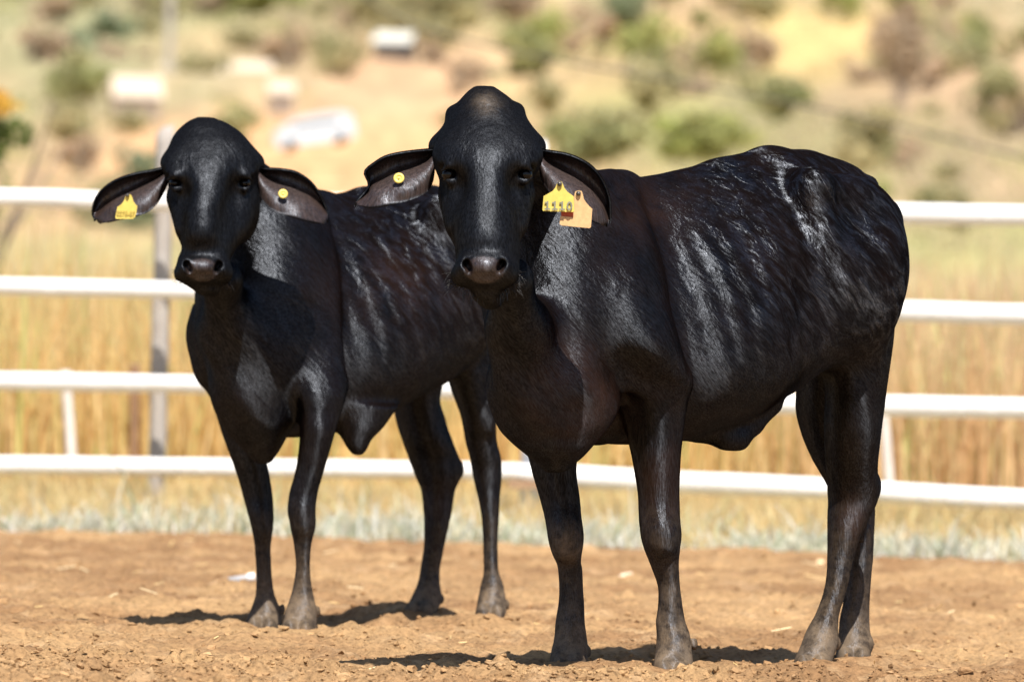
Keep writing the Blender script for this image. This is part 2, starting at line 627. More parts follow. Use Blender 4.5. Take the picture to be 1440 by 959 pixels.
def lathe(name, prof, c, axis, mat, parent, seg=20):
    """prof: (r, h) along axis"""
    ax = Vector(axis).normalized()
    q = Vector((0, 0, 1)).rotation_difference(ax).to_matrix()
    V = []; Fc = []
    for r, h in prof:
        for s in range(seg):
            a = 2 * math.pi * s / seg
            v = q @ Vector((r * math.cos(a), r * math.sin(a), h))
            V.append((c[0] + v.x, c[1] + v.y, c[2] + v.z))
    for i in range(len(prof) - 1):
        for s in range(seg):
            t = (s + 1) % seg
            Fc.append([i * seg + s, i * seg + t, (i + 1) * seg + t, (i + 1) * seg + s])
    Fc.append(list(range(seg))[::-1]); Fc.append([(len(prof) - 1) * seg + s for s in range(seg)])
    return mesh_obj(name, V, Fc, mat, parent, smooth=True)


def text_mesh(name, s, width, c, parent, mat, th=0.0006, bold=0.012, tilt=0.0, rollz=0.0):
    cu = bpy.data.curves.new(name, 'FONT')
    cu.body = s
    cu.align_x = 'CENTER'; cu.align_y = 'CENTER'
    cu.size = 1.0
    cu.offset = bold
    cu.extrude = 0.02
    cu.resolution_u = 3
    ob = bpy.data.objects.new(name, cu)
    COL.objects.link(ob)
    bpy.context.view_layer.update()
    dg = bpy.context.evaluated_depsgraph_get()
    me = bpy.data.meshes.new_from_object(ob.evaluated_get(dg))
    wdt = max(v.co.x for v in me.vertices) - min(v.co.x for v in me.vertices)
    bpy.data.objects.remove(ob)
    k = width / wdt
    M = Matrix.Translation(Vector([float(q) for q in c])) @ Matrix.Rotation(math.radians(90) + tilt, 4, 'X') @ Matrix.Rotation(rollz, 4, 'Z') @ Matrix.Diagonal((k, k * 1.12, 0.02, 1))
    me.transform(M)
    me.materials.clear(); me.materials.append(mat)
    o = bpy.data.objects.new(name, me)
    COL.objects.link(o)
    o.parent = parent
    return o


def numerals(c, wd, hg):
    """1110 as printed: serifed ones and a round nought, a film on the tag's face"""
    V = []; Q = []
    y0 = c[1] + .0005
    y1 = y0 - .0016
    st = wd * .056
    def bar(x0, z0, x1, z1):
        b = len(V)
        for y in (y1, y0):
            for x, z in ((x0, z0), (x1, z0), (x1, z1), (x0, z1)):
                V.append((c[0] + x, y, c[2] + z))
        for f in ((0, 1, 2, 3), (7, 6, 5, 4), (0, 4, 5, 1), (1, 5, 6, 2), (2, 6, 7, 3), (3, 7, 4, 0)):
            Q.append([b + i for i in f])
    adv = wd * .265
    for i in range(3):
        x = -wd * .40 + adv * i
        bar(x - st * .55, -hg * .5 + st, x + st * .55, hg * .5)
        bar(x - st * 1.9, -hg * .5, x + st * 1.9, -hg * .5 + st)
        bar(x - st * 1.8, hg * .5 - st * 1.6, x - st * .55, hg * .5 - st * .6)
    cx = -wd * .40 + adv * 3
    n = 22
    b = len(V)
    for k in range(n):
        a = 2 * math.pi * k / n
        for (rx, rz) in ((wd * .105, hg * .5), (wd * .105 - st * 1.05, hg * .5 - st)):
            for y in (y1, y0):
                V.append((c[0] + cx + math.cos(a) * rx, y, c[2] + math.sin(a) * rz))
    for k in range(n):
        p, q = b + 4 * k, b + 4 * ((k + 1) % n)
        Q += [[p, q, q + 2, p + 2], [p + 1, p + 3, q + 3, q + 1], [p, p + 1, q + 1, q], [p + 2, q + 2, q + 3, p + 3]]
    return mesh_obj('number', V, Q, INK, None, smooth=False)


def uv_sphere(name, c, r, mat, parent, sc=(1, 1, 1)):
    prof = [(max(1e-4, math.sin(a)) * r, -math.cos(a) * r) for a in np.linspace(0.02, math.pi - 0.02, 14)]
    return lathe(name, prof, c, (0, 0, 1), mat, parent)


def hairs(name, roots, mat, parent, wdt=0.0011):
    """short stiff hairs: (start, dir, length, droop)"""
    V = []; Fc = []
    for s, d, L, dr in roots:
        s = np.asarray(s, float); d = np.asarray(d, float); d /= np.linalg.norm(d)
        a = np.cross(d, [0, 1, 0]); a /= np.linalg.norm(a) + 1e-9
        b0 = len(V)
        for i in range(4):
            t = i / 3
            p = s + d * L * t + np.array([0, 0, -dr * L * t * t])
            ww = wdt * (1 - 0.75 * t)
            V += [p - a * ww, p + a * ww, p + np.cross(d, a) * ww]
        for i in range(3):
            for j in range(3):
                k = (j + 1) % 3
                Fc.append([b0 + i * 3 + j, b0 + i * 3 + k, b0 + i * 3 + 3 + k, b0 + i * 3 + 3 + j])
    return mesh_obj(name, V, Fc, mat, parent)


def finish_cow(root, name, B, ears, fdir, head_c, brown_fn, dust_fn, skin_fn, smooth=3):
    V, Q = B.mesh(smooth)
    fn = np.cross(V[Q[:, 2]] - V[Q[:, 0]], V[Q[:, 3]] - V[Q[:, 1]])
    N = np.zeros_like(V)
    for c in range(3):
        for q in range(4):
            N[:, c] += np.bincount(Q[:, q], fn[:, c], len(V))
    N /= np.linalg.norm(N, axis=1)[:, None] + 1e-12
    rel = V - np.array(root.location)
    a = rel @ fdir; b = rel @ np.array([-fdir[1], fdir[0], 0]); z = V[:, 2]
    # ribs, the slope of them running down and back; loose skin elsewhere
    mask = smooth01((np.abs(b) - .15) / .10) * smooth01((z - .78) / .14) * smooth01((1.30 - z) / .12) * smooth01((a + .13) / .10) * smooth01((.42 - a) / .08)
    d = .0022 * np.sin((a + .22 * (1.3 - z)) * 2 * math.pi / .074) * mask
    d += .0045 * fbm(a * 7 + b * 3, z * 6, 3, 401) * smooth01((z - .5) / .2)
    # loose folds of the dewlap
    mf = smooth01((a - .50) / .1) * smooth01((1.02 - z) / .18) * smooth01((z - .58) / .08)
    d += .006 * mf * np.sin(b * 46 + 5 * fbm(z * 3, b * 2, 2, 433) + z * 5)
    V = V + N * d[:, None]
    skin = skin_fn(V)
    n = len(V)
    Vs, Qs, Ss = [V], [Q], [skin]
    off = n
    for ev, eq, es in ears:
        Vs.append(ev); Qs.append(eq + off); Ss.append(es); off += len(ev)
    V = np.concatenate(Vs); Q = np.concatenate(Qs); skin = np.concatenate(Ss)
    fn = np.cross(V[Q[:, 2]] - V[Q[:, 0]], V[Q[:, 3]] - V[Q[:, 1]])
    N = np.zeros_like(V)
    for c in range(3):
        for q in range(4):
            N[:, c] += np.bincount(Q[:, q], fn[:, c], len(V))
    N /= np.linalg.norm(N, axis=1)[:, None] + 1e-12
    hd = np.array([-fdir[0] * .35, -fdir[1] * .35, -1.0]) + np.stack([fbm(V[:, 0] * 6, V[:, 2] * 6, 3, 411), fbm(V[:, 1] * 6, V[:, 2] * 6, 3, 412), 0 * V[:, 0]], 1) * .5
    tang = np.cross(hd, N)                   # across the lie of the hair
    tang /= np.linalg.norm(tang, axis=1)[:, None] + 1e-9
    hco, hcb, hmix = hair_frames(V, fdir, head_c, 0.30)
    o = mesh_obj('body', V, Q, COAT, root, True,
                 dict(face=np.clip((1.30 - np.linalg.norm(V - head_c, axis=1) / .30) / .3, 0, 1), patch=smooth01((.42 - (V - np.array(root.location)) @ fdir) / .30) * smooth01((V[:, 2] - .80) / .3) * .85 + .15, tang=tang, hco=hco, hcb=hcb, hmix=hmix, dust=dust_fn(V), brown=brown_fn(V), skin=skin), offset=root.location)
    return o


# ------------------------------------------------------------------ the nearer cow
def build_cow_front():
    th = math.radians(36)
    KA = .78                          # the trunk as seen from the withers back
    f = np.array([-math.cos(th), -math.sin(th), 0.0]); l = np.array([math.sin(th), -math.cos(th), 0.0])
    M = np.array([0.63, 22.53, 0.0])
    def Bp(a, b, z): return M + f * a * KA + l * b + np.array([0, 0, z])
    xs = lines(-0.45, 1.36, 0.0075, 0.005, -0.28, 0.14)
    ys = lines(20.78, 23.5, 0.009, 0.006, 20.8, 21.6)
    zs = lines(-0.06, 1.68, 0.0075, 0.005, 1.0, 1.66)
    B = Body(xs, ys, zs)
    # trunk
    st = [(-.62, 1.14, 1.27, .06), (-.575, 1.00, 1.355, .14), (-.47, .86, 1.40, .20), (-.32, .83, 1.432, .235),
          (-.12, .745, 1.445, .26), (.1, .665, 1.415, .312), (.3, .630, 1.375, .318), (.5, .62, 1.345, .275),
          (.65, .63, 1.31, .225), (.77, .70, 1.22, .16), (.85, .82, 1.06, .08)]
    B.loft([(a * KA, 0, (z0 + z1) / 2, wd, (z1 - z0) / 2) for a, z0, z1, wd in st], k=0.05, n=f, u=l, v=(0, 0, 1), o=(M[0], M[1], 0), taper=0.32, ex=2.1)
    # hooks, pins, spine
    for s in (1, -1):
        zz = 0 if s > 0 else -.03
        B.chain([(*Bp(-.13, .06 * s, 1.40 + zz), .03), (*Bp(-.13, .205 * s, 1.345 + zz), .034), (*Bp(-.17, .235 * s, 1.25), .022), (*Bp(-.22, .235 * s, 1.10), .02)], .08)
        B.chain([(*Bp(-.13, .215 * s, 1.352 + zz), .025), (*Bp(-.34, .175 * s, 1.32 + zz), .03), (*Bp(-.56, .11 * s, 1.275), .038)], .06)
        B.ell(Bp(-.34, .15 * s, 1.14), (.20, .13, .24), .07, rot(f))
        B.ell(Bp(.015, .318 * s, 1.335), (.13, .06, .080), .08, rot(f, 0.25), sub=True)
        B.ell(Bp(-.30, .290 * s, 1.30), (.10, .05, .07), .09, rot(f, 0.35), sub=True)
        B.ell(Bp(-.04, .36 * s, 1.02), (.10, .07, .16), .09, rot(f, .2), sub=True)
    B.chain([(*Bp(.5, 0, 1.30), .035), (*Bp(.1, 0, 1.365), .03), (*Bp(-.12, 0, 1.41), .033), (*Bp(-.3, 0, 1.40), .038), (*Bp(-.5, 0, 1.365), .043)], .06)
    B.ell(Bp(-.36, 0, 1.385), (.12, .05, .045), .04, rot(f))
    # navel fold
    B.chain([(*P(985, 604, 22.35), .035), (*P(1022, 615, 22.35), .030), (*P(1040, 618, 22.36), .024), (*P(1060, 598, 22.38), .022), (*P(1090, 572, 22.42), .02)], .03)
    # neck and dewlap
    limb(B, [(212, 705, 755, 21.60, .07), (245, 660, 840, 21.84, .10), (300, 655, 880, 21.90, .16), (380, 668, 895, 21.91, .215),
             (455, 680, 885, 21.91, .25), (520, 694, 870, 21.88, .24), (570, 702, 870, 21.84, .19), (610, 722, 850, 21.84, .15),
             (638, 752, 822, 21.80, .09), (656, 774, 796, 21.80, .04)], 1, k=0.07)
    B.chain([(*P(716, 395, 21.42), .065), (*P(729, 465, 21.60), .058), (*P(728, 538, 21.68), .042), (*P(738, 583, 21.73), .028), (*P(772, 628, 21.80), .026)], .12)
    B.chain([(*P(745, 232, 21.55), .045), (*P(810, 256, 21.95), .045), (*P(870, 268, 22.25), .045)], .07)
    # near fore leg with shoulder
    limb(B, [(258, 862, 885, 22.2, .04), (335, 832, 921, 22.02, .17), (410, 812, 940, 21.95, .20), (480, 822, 957, 21.92, .185), (525, 845, 970, 21.945, .14),
             (550, 870, 971, 21.975, .105), (590, 880, 964, 21.99, .085), (620, 884, 960, 21.99, .075), (660, 891, 957, 21.99, .066), (702, 897, 956, 21.99, .058), (730, 898, 957, 21.98, .058),
             (750, 900, 959, 21.97, .06), (768, 904, 957, 21.97, .058), (794, 914, 955, 21.99, .043), (827, 925, 957, 22.0, .034), (850, 925, 960, 22.0, .036), (873, 922, 964, 22.0, .042),
             (893, 923, 971, 21.99, .048), (911, 922, 973, 21.98, .05), (930, 919, 975, 21.96, .06), (950, 916, 976, 21.95, .066)], 1, k=0.085)
    B.ell(P(958, 534, 21.98), (.027, .05, .038), .03)
    B.ell(P(930, 748, 21.935), (.030, .024, .046), .025)
    B.ell(P(797, 750, 22.295), (.028, .024, .046), .025)
    B.chain([(*P(948, 800, 22.03), .011), (*P(950, 880, 22.04), .012)], .02)
    B.chain([(*P(808, 800, 22.39), .011), (*P(812, 880, 22.4), .012)], .02)
    B.chain([(*P(815, 500, 21.78), .018), (*P(870, 530, 21.84), .015), (*P(905, 545, 21.88), .012)], .04)
    # far fore leg
    limb(B, [(480, 705, 790, 22.2, .13), (560, 712, 812, 22.25, .11), (600, 722, 815, 22.32, .095), (640, 741, 812, 22.35, .08), (665, 748, 811, 22.35, .072), (702, 759, 816, 22.35, .062),
             (730, 766, 818, 22.34, .058), (757, 771, 820, 22.33, .058), (780, 777, 818, 22.33, .052), (798, 784, 817, 22.35, .038), (825, 786, 817, 22.36, .033), (848, 785, 819, 22.36, .036), (873, 781, 822, 22.35, .043),
             (898, 779, 826, 22.34, .048), (915, 775, 827, 22.32, .052), (942, 771, 826, 22.3, .064)], 1, k=0.05)
    # brisket
    B.ell(P(785, 560, 21.97), (.075, .11, .11), .06)
    B.ell(P(786, 636, 21.85), (.026, .045, .034), .03)
    B.ell(P(835, 590, 22.1), (.10, .12, .07), .06)
    # near hind leg
    limb(B, [(290, 1165, 1262, 22.78, .13), (340, 1160, 1268, 22.76, .15), (400, 1152, 1264, 22.74, .16), (460, 1152, 1259, 22.73, .15), (520, 1157, 1251, 22.73, .13),
             (560, 1160, 1246, 22.73, .115), (600, 1158, 1241, 22.73, .10), (640, 1160, 1236, 22.75, .085), (665, 1162, 1235, 22.77, .075), (685, 1163, 1238, 22.79, .07), (705, 1164, 1234, 22.80, .062),
             (725, 1163, 1224, 22.79, .052), (744, 1163, 1215, 22.78, .046), (780, 1163, 1202, 22.77, .036), (807, 1162, 1196, 22.76, .033), (835, 1157, 1189, 22.75, .034), (860, 1148, 1181, 22.74, .038),
             (886, 1134, 1179, 22.72, .044), (907, 1126, 1178, 22.70, .05), (925, 1118, 1172, 22.68, .06), (942, 1112, 1168, 22.66, .066)], 1, k=0.05)
    B.ell(P(1229, 684, 22.83), (.02, .03, .035), .02)
    # far hind leg
    limb(B, [(470, 1128, 1200, 23.0, .12), (530, 1120, 1195, 23.02, .11), (580, 1118, 1200, 23.04, .10), (612, 1126, 1205, 23.06, .09), (645, 1141, 1212, 23.08, .08), (682, 1162, 1226, 23.1, .07),
             (711, 1176, 1231, 23.1, .06), (745, 1186, 1230, 23.08, .045), (786, 1190, 1228, 23.06, .036), (820, 1190, 1225, 23.05, .034), (848, 1185, 1223, 23.04, .037),
             (875, 1180, 1223, 23.03, .045), (900, 1178, 1225, 23.0, .052), (932, 1172, 1224, 22.98, .066)], 1, k=0.045)
    # tail
    B.chain([(*Bp(-.58, 0, 1.36), .035), (*Bp(-.655, 0, 1.25), .026), (*Bp(-.64, -.01, .98), .021), (*Bp(-.62, -.02, .70), .02), (*Bp(-.62, -.03, .52), .035), (*Bp(-.62, -.03, .36), .012)], .03)
    # toes
    for (cx, y, D, wpx) in ((946, 938, 21.96, 54), (799, 927, 22.32, 50), (1142, 931, 22.66, 52), (1199, 921, 22.98, 50)):
        p = P(cx, y, D)
        for sd in (-1, 1):
            B.ell(p + [sd * .024, -.040, -.012], (.0245, .050, .038), .010)
        B.cap(p + [0, -.09, .035], p + [0, -.07, -.06], .004, .009, .008, sub=True)
    # dewclaws
    for (x, y, D) in ((976, 905, 22.02), (826, 916, 22.36), (1178, 905, 22.73), (1224, 905, 23.0)):
        B.ell(P(x, y, D), (.012, .016, .02), .012)
    # head
    LATE = []
    hs = [(121, 668, 694, 21.33, .045), (127, 660, 703, 21.32, .075), (138, 650, 717, 21.32, .11), (153, 638, 732, 21.33, .15), (171, 627, 745, 21.33, .185),
          (190, 621, 752, 21.32, .21), (212, 616, 757, 21.30, .225), (235, 616, 752, 21.29, .235), (260, 620, 745, 21.27, .235), (285, 624, 740, 21.24, .225),
          (310, 629, 736, 21.19, .20), (335, 637, 731, 21.13, .165), (355, 641, 731, 21.08, .135), (375, 642, 730, 21.05, .12), (392, 645, 726, 21.05, .105), (405, 655, 714, 21.06, .085), (414, 668, 702, 21.07, .05)]
    limb(B, hs, 1, k=0.03, ex=2.15)
    # flat nasal ridge and forehead plane
    limb(B, [(150, 665, 705, 21.28, .03), (182, 642, 730, 21.21, .075), (215, 638, 734, 21.15, .09), (258, 644, 724, 21.115, .10), (300, 652, 715, 21.075, .095), (335, 657, 711, 21.045, .085), (352, 660, 706, 21.04, .06), (364, 668, 698, 21.04, .02)], 1, k=0.05, ex=2.2)
    for sx, ex_ in ((-1, 633), (1, 737)):
        B.ell(P(ex_ + sx * 1, 220, 21.175), (.036, .055, .034), .07)          # brow
        B.ell(P(ex_ - sx * 1, 229, 21.120), (.030, .028, .010), .025)   # overhanging lid
        B.ell(P(ex_ - sx * 9, 262, 21.05), (.022, .04, .034), .045, sub=True)   # hollow under the eye
        B.ell(P(ex_ + sx * 3, 243, 21.105), (.022, .024, .016), .02, sub=True)
        B.chain([(*P(ex_ - 12, 241, 21.100), .005), (*P(ex_, 233, 21.090), .007), (*P(ex_ + 12, 241, 21.100), .005)], .012)
        B.chain([(*P(ex_ - 10, 250, 21.108), .005), (*P(ex_ + 1, 256, 21.104), .006), (*P(ex_ + 11, 250, 21.11), .005)], .014)
        B.chain([(*P(ex_ + sx * 2, 275, 21.17), .02), (*P(ex_ - sx * 5, 318, 21.10), .012)], .05)  # cheek bone
        B.ell(P(685 + sx * 62, 206, 21.36), (.036, .045, .028), .05)            # ear base
        # nose wings and nostrils
        B.ell(P(681 + sx * 25, 374, 20.965), (.024, .04, .030), .02)
        B.ell(P(681 + sx * 33, 388, 21.0), (.026, .05, .026), .03)
        LATE.append((P(681 + sx * 25, 371, 20.925), (.011, .040, .013)))
        LATE.append((P(681 + sx * 21, 378, 20.93), (.008, .035, .011)))
    B.ell(P(681, 375, 20.955), (.045, .045, .032), .02)
    B.ell(P(681, 392, 20.975), (.040, .045, .018), .012)
    for c_, r_ in LATE: B.ell(c_, r_, .008, sub=True)
    B.cap(P(650, 402, 20.93), P(712, 402, 20.93), .006, .006, .01, sub=True)
    B.ell(P(684, 412, 21.05), (.04, .06, .022), .02)
    B.ell(P(690, 420, 21.12), (.035, .09, .03), .04)
    # horn buds on the poll
    B.ell(P(638, 160, 21.33), (.02, .03, .02), .02)
    B.ell(P(727, 156, 21.33), (.02, .03, .02), .02)

    ears = []
    ears.append(ear_geom([(756, 204, 21.32, 758, 226, 21.30), (772, 207, 21.31, 762, 250, 21.27), (795, 211, 21.31, 776, 273, 21.22), (822, 222, 21.32, 797, 292, 21.2),
                          (845, 244, 21.34, 816, 304, 21.2), (858, 278, 21.36, 832, 311, 21.22), (859, 303, 21.36, 842, 315, 21.26), (853, 314, 21.34, 848, 317, 21.32)], 0.075))
    ears.append(ear_geom([(612, 204, 21.32, 611, 232, 21.30), (592, 206, 21.31, 608, 255, 21.27), (568, 209, 21.3, 597, 272, 21.23), (545, 214, 21.3, 580, 280, 21.21),
                          (527, 224, 21.31, 560, 286, 21.2), (513, 238, 21.32, 540, 290, 21.2), (519, 255, 21.32, 520, 292, 21.22), (502, 278, 21.3, 508, 290, 21.26), (500, 286, 21.29, 503, 289, 21.27)], 0.07))
    root = empty('cow', (M[0], M[1], 0))
    tag(root, 'larger black cow in front with two tags in one ear, standing on the dirt', 'cow', 'black cattle standing in the pen')

    def dust(V):
        z = V[:, 2]
        d = np.clip((0.52 - z) / 0.55, 0, 1) * 0.75 + np.clip((0.17 - z) / 0.14, 0, 1) * 0.55
        k = P(796, 765, 22.28)
        d += 0.75 * np.exp(-(((V[:, 0] - k[0]) / .045) ** 2 + ((V[:, 1] - k[1]) / .12) ** 2 + ((V[:, 2] - k[2]) / .06) ** 2))
        k = P(684, 142, 21.1)
        d += 0.55 * np.exp(-(((V[:, 0] - k[0]) / .035) ** 2 + ((V[:, 1] - k[1]) / .25) ** 2 + ((V[:, 2] - k[2]) / .03) ** 2))
        return np.clip(d, 0, 1)

    def brown(V):
        c = P(800, 560, 21.9)
        d1 = 1.5 * np.exp(-((V[:, 0] - c[0]) / .12) ** 2 - ((V[:, 2] - c[2]) / .12) ** 2)
        c = P(930, 690, 22)
        d2 = 0.6 * np.exp(-((V[:, 0] - c[0]) / .07) ** 2 - ((V[:, 2] - c[2]) / .3) ** 2)
        c = P(1215, 740, 22)
        d3 = 0.9 * np.exp(-((V[:, 0] - c[0]) / .05) ** 2 - ((V[:, 2] - c[2]) / .09) ** 2)
        c = P(910, 290, 22)
        d4 = 0.4 * np.exp(-((V[:, 0] - c[0]) / .12) ** 2 - ((V[:, 2] - c[2]) / .08) ** 2)
        return np.clip(0.16 + d1 + d2 + d3 + d4, 0, 1) * np.clip((1.5 - np.linalg.norm(V - P(685, 250, 21.2), axis=1) / .3) * -3, 0, 1)

    def skin(V):
        c = P(681, 380, 20.93)
        e = ((V[:, 0] - c[0]) / .052) ** 2 + ((V[:, 1] - c[1]) / .06) ** 2 + ((V[:, 2] - c[2]) / .036) ** 2
        return np.clip((1.15 - e) * 3, 0, 1) * 0.85
    finish_cow(root, 'cow', B, ears, f, P(685, 260, 21.2), brown, dust, skin)
    off = root
    # children are given in world space: parent keeps them there
    kids = []
    kids.append(uv_sphere('eye', P(631, 246, 21.114), .0185, EYE, None))
    kids.append(uv_sphere('eye', P(739, 246, 21.114), .0185, EYE, None))
    # tags on the cow's left ear
    Dt = 21.17
    yo = [(764.5, 276), (770, 273), (777, 269), (781, 264), (783, 259), (784.5, 256), (787, 255), (790, 256), (791.5, 259), (794, 265), (798, 270), (803, 273.5), (807, 276.5), (807.5, 297), (806, 298.4), (786, 298), (764.5, 297), (762.8, 295.5)]
    t1 = plate('ear_tag', yo, Dt, .0022, YEL, None, 0.05)
    tag(t1, 'yellow ear tag printed 1110')
    po = [(807.5, 277), (808, 273), (809, 269.5), (813.5, 268), (818, 269), (819.5, 273), (821, 280), (825, 286), (829.5, 291), (833, 294), (832, 306), (831, 319.5), (829, 321), (808, 319), (789, 317), (787, 315), (788, 304), (806, 306), (807, 296)]
    t2 = plate('ear_tag', po, Dt + .012, .0022, PALE, None, 0.05)
    tag(t2, 'faded orange ear tag behind the yellow one')
    ro = [(789, 296), (806, 296), (806, 306.5), (789, 304.5)]
    t3 = plate('tag_backing', ro, Dt + .018, .002, RED, None, 0.05)
    s1 = lathe('stud', [(.0065, 0), (.0065, .003), (.004, .006), (.0015, .007)], P(787, 259, Dt - .002), (0, -1, 0.15), STUD, None)
    s2 = lathe('stud', [(.0065, 0), (.0065, .003), (.004, .006), (.0015, .007)], P(813.5, 272.5, Dt + .010), (0, -1, 0.15), STUD, None)
    tx = numerals(P(785.5, 289.5, Dt), 39 * Dt / F, 12.5 * Dt / F)
    # round button on the other ear
    bt = lathe('ear_button', [(.0145, 0), (.0145, .002), (.012, .0035), (.007, .0035), (.0065, .002), (.0035, .002), (.003, .005), (.001, .005)], P(561, 251, 21.205), (-.1, -1, 0.25), YEL, None)
    kids += [t1, t2, t3, bt]
    # whiskers
    hr = []
    for i in range(150):
        sx = random.choice((-1, 1))
        x = 681 + sx * random.uniform(24, 48); y = random.uniform(378, 404)
        hr.append((P(x, y, 20.985 + abs(x - 681) / 48 * .05), (sx * random.uniform(.2, 1), -random.uniform(.1, .8), random.uniform(-.7, .3)), random.uniform(.012, .036), random.uniform(0, .6)))
    for i in range(60):
        x = random.uniform(650, 715); hr.append((P(x, random.uniform(404, 416), 21.02), (random.uniform(-.4, .4), -.3, -1), random.uniform(.012, .03), 0))
    wk = hairs('muzzle_hair', hr, WHISK, None)
    kids.append(wk)
    for k in kids:
        k.parent = off
        k.matrix_parent_inverse = Matrix.Translation((-M[0], -M[1], 0))
    for k, p in ((s1, t1), (s2, t2), (tx, t1)):
        k.parent = p
    return root


def build_cow_back():
    th = math.radians(42)
    KA = .71
    f = np.array([-math.cos(th), -math.sin(th), 0.0]); l = np.array([math.sin(th), -math.cos(th), 0.0])
    M = np.array([-0.42, 25.15, 0.0])
    def Bp(a, b, z): return M + f * a * KA + l * b + np.array([0, 0, z])
    xs = lines(-1.32, 0.22, 0.008, 0.0055, -1.12, -0.72)
    ys = lines(23.75, 26.15, 0.0095, 0.0065, 23.8, 24.5)
    zs = lines(-0.06, 1.60, 0.008, 0.0055, 1.02, 1.58)
    B = Body(xs, ys, zs)
    st = [(-.60, 1.06, 1.20, .06), (-.555, .95, 1.28, .14), (-.46, .84, 1.33, .19), (-.32, .76, 1.36, .22),
          (-.12, .70, 1.375, .25), (.1, .64, 1.355, .29), (.3, .60, 1.33, .295), (.5, .585, 1.30, .26),
          (.65, .60, 1.26, .22), (.77, .68, 1.16, .16), (.84, .78, 1.01, .08)]
    B.loft([(a * KA, 0, (z0 + z1) / 2, wd, (z1 - z0) / 2) for a, z0, z1, wd in st], k=0.05, n=f, u=l, v=(0, 0, 1), o=(M[0], M[1], 0), taper=0.32, ex=2.1)
    for s in (1, -1):
        B.ell(Bp(-.10, .20 * s, 1.29), (.05, .04, .045), .08, rot(f))
        B.chain([(*Bp(-.10, .205 * s, 1.31), .028), (*Bp(-.32, .17 * s, 1.26), .028), (*Bp(-.53, .10 * s, 1.2), .03)], .07)
        B.ell(Bp(.02, .29 * s, 1.27), (.11, .05, .06), .08, rot(f, 0.25), sub=True)
        B.ell(Bp(-.30, .14 * s, 1.12), (.22, .11, .22), .08, rot(f))
    B.chain([(*Bp(.5, 0, 1.255), .033), (*Bp(.1, 0, 1.315), .03), (*Bp(-.3, 0, 1.32), .038), (*Bp(-.5, 0, 1.27), .04)], .06)
    # sheath fold under the belly
    limb(B, [(570, 450, 560, 24.85, .10), (600, 470, 540, 24.82, .07), (618, 481, 523, 24.80, .045), (632, 489, 516, 24.79, .028), (640, 496, 510, 24.79, .015)], 1, k=.04)
    # neck, chest
    limb(B, [(218, 270, 340, 24.46, .06), (262, 262, 390, 24.6, .09), (300, 266, 440, 24.66, .14), (360, 275, 464, 24.68, .20),
             (420, 274, 470, 24.68, .25), (466, 275, 466, 24.66, .25), (520, 292, 450, 24.62, .21), (574, 306, 425, 24.6, .16), (608, 322, 405, 24.6, .12), (632, 352, 388, 24.6, .06), (646, 364, 379, 24.6, .03)], 1, k=0.07)
    B.chain([(*P(312, 395, 24.28), .065), (*P(320, 460, 24.44), .05), (*P(338, 550, 24.5), .03), (*P(363, 620, 24.57), .02)], .12)
    B.chain([(*P(345, 236, 24.45), .04), (*P(395, 266, 24.7), .04), (*P(450, 290, 24.95), .045)], .07)
    # off-side shoulder point
    B.ell(P(288, 462, 24.85), (.055, .08, .07), .05)
    B.ell(P(297, 500, 24.85), (.06, .08, .10), .06)
    # far fore leg
    limb(B, [(430, 272, 350, 24.9, .10), (500, 284, 360, 24.9, .10), (560, 299, 370, 24.9, .09), (608, 311, 374, 24.9, .08), (640, 323, 374, 24.9, .07), (671, 334, 380, 24.9, .058), (700, 342, 384, 24.9, .05),
             (722, 348, 385, 24.89, .05), (745, 354, 384, 24.89, .046), (770, 358, 381, 24.9, .034), (800, 360, 382, 24.9, .03), (830, 360, 385, 24.9, .034), (850, 355, 392, 24.89, .042), (868, 348, 396, 24.88, .05), (890, 340, 397, 24.86, .062)], 1, k=0.045)
    # near fore leg
    limb(B, [(300, 395, 462, 24.78, .08), (380, 392, 474, 24.7, .10), (450, 396, 480, 24.62, .105), (520, 402, 486, 24.56, .10), (555, 408, 487, 24.53, .092), (580, 416, 480, 24.52, .08), (608, 421, 471, 24.5, .07),
             (640, 419, 462, 24.5, .06), (671, 413, 453, 24.5, .052), (697, 406, 446, 24.5, .05), (717, 404, 444, 24.49, .05), (740, 408, 444, 24.49, .048), (765, 413, 438, 24.5, .036), (795, 416, 436, 24.5, .03),
             (820, 413, 438, 24.5, .032), (840, 408, 442, 24.5, .038), (860, 401, 445, 24.49, .047), (890, 394, 446, 24.46, .062)], 1, k=0.045)
    B.ell(P(478, 542, 24.58), (.022, .035, .03), .04)
    # brisket bridging the fore legs
    B.ell(P(385, 590, 24.75), (.08, .12, .055), .05)
    B.ell(P(430, 575, 24.85), (.10, .14, .05), .06)
    # hind legs
    limb(B, [(330, 600, 684, 25.5, .13), (400, 606, 692, 25.45, .14), (470, 615, 697, 25.42, .13), (530, 628, 696, 25.4, .11), (555, 636, 696, 25.4, .095), (587, 648, 698, 25.4, .075), (620, 654, 699, 25.42, .06), (643, 660, 705, 25.43, .055), (660, 663, 706, 25.44, .052),
             (680, 667, 705, 25.44, .048), (705, 673, 703, 25.43, .038), (730, 677, 702, 25.42, .031), (763, 679, 700, 25.42, .028), (799, 680, 701, 25.41, .030), (825, 675, 709, 25.4, .04), (846, 671, 712, 25.38, .048), (868, 667, 713, 25.36, .058)], 1, k=0.045)
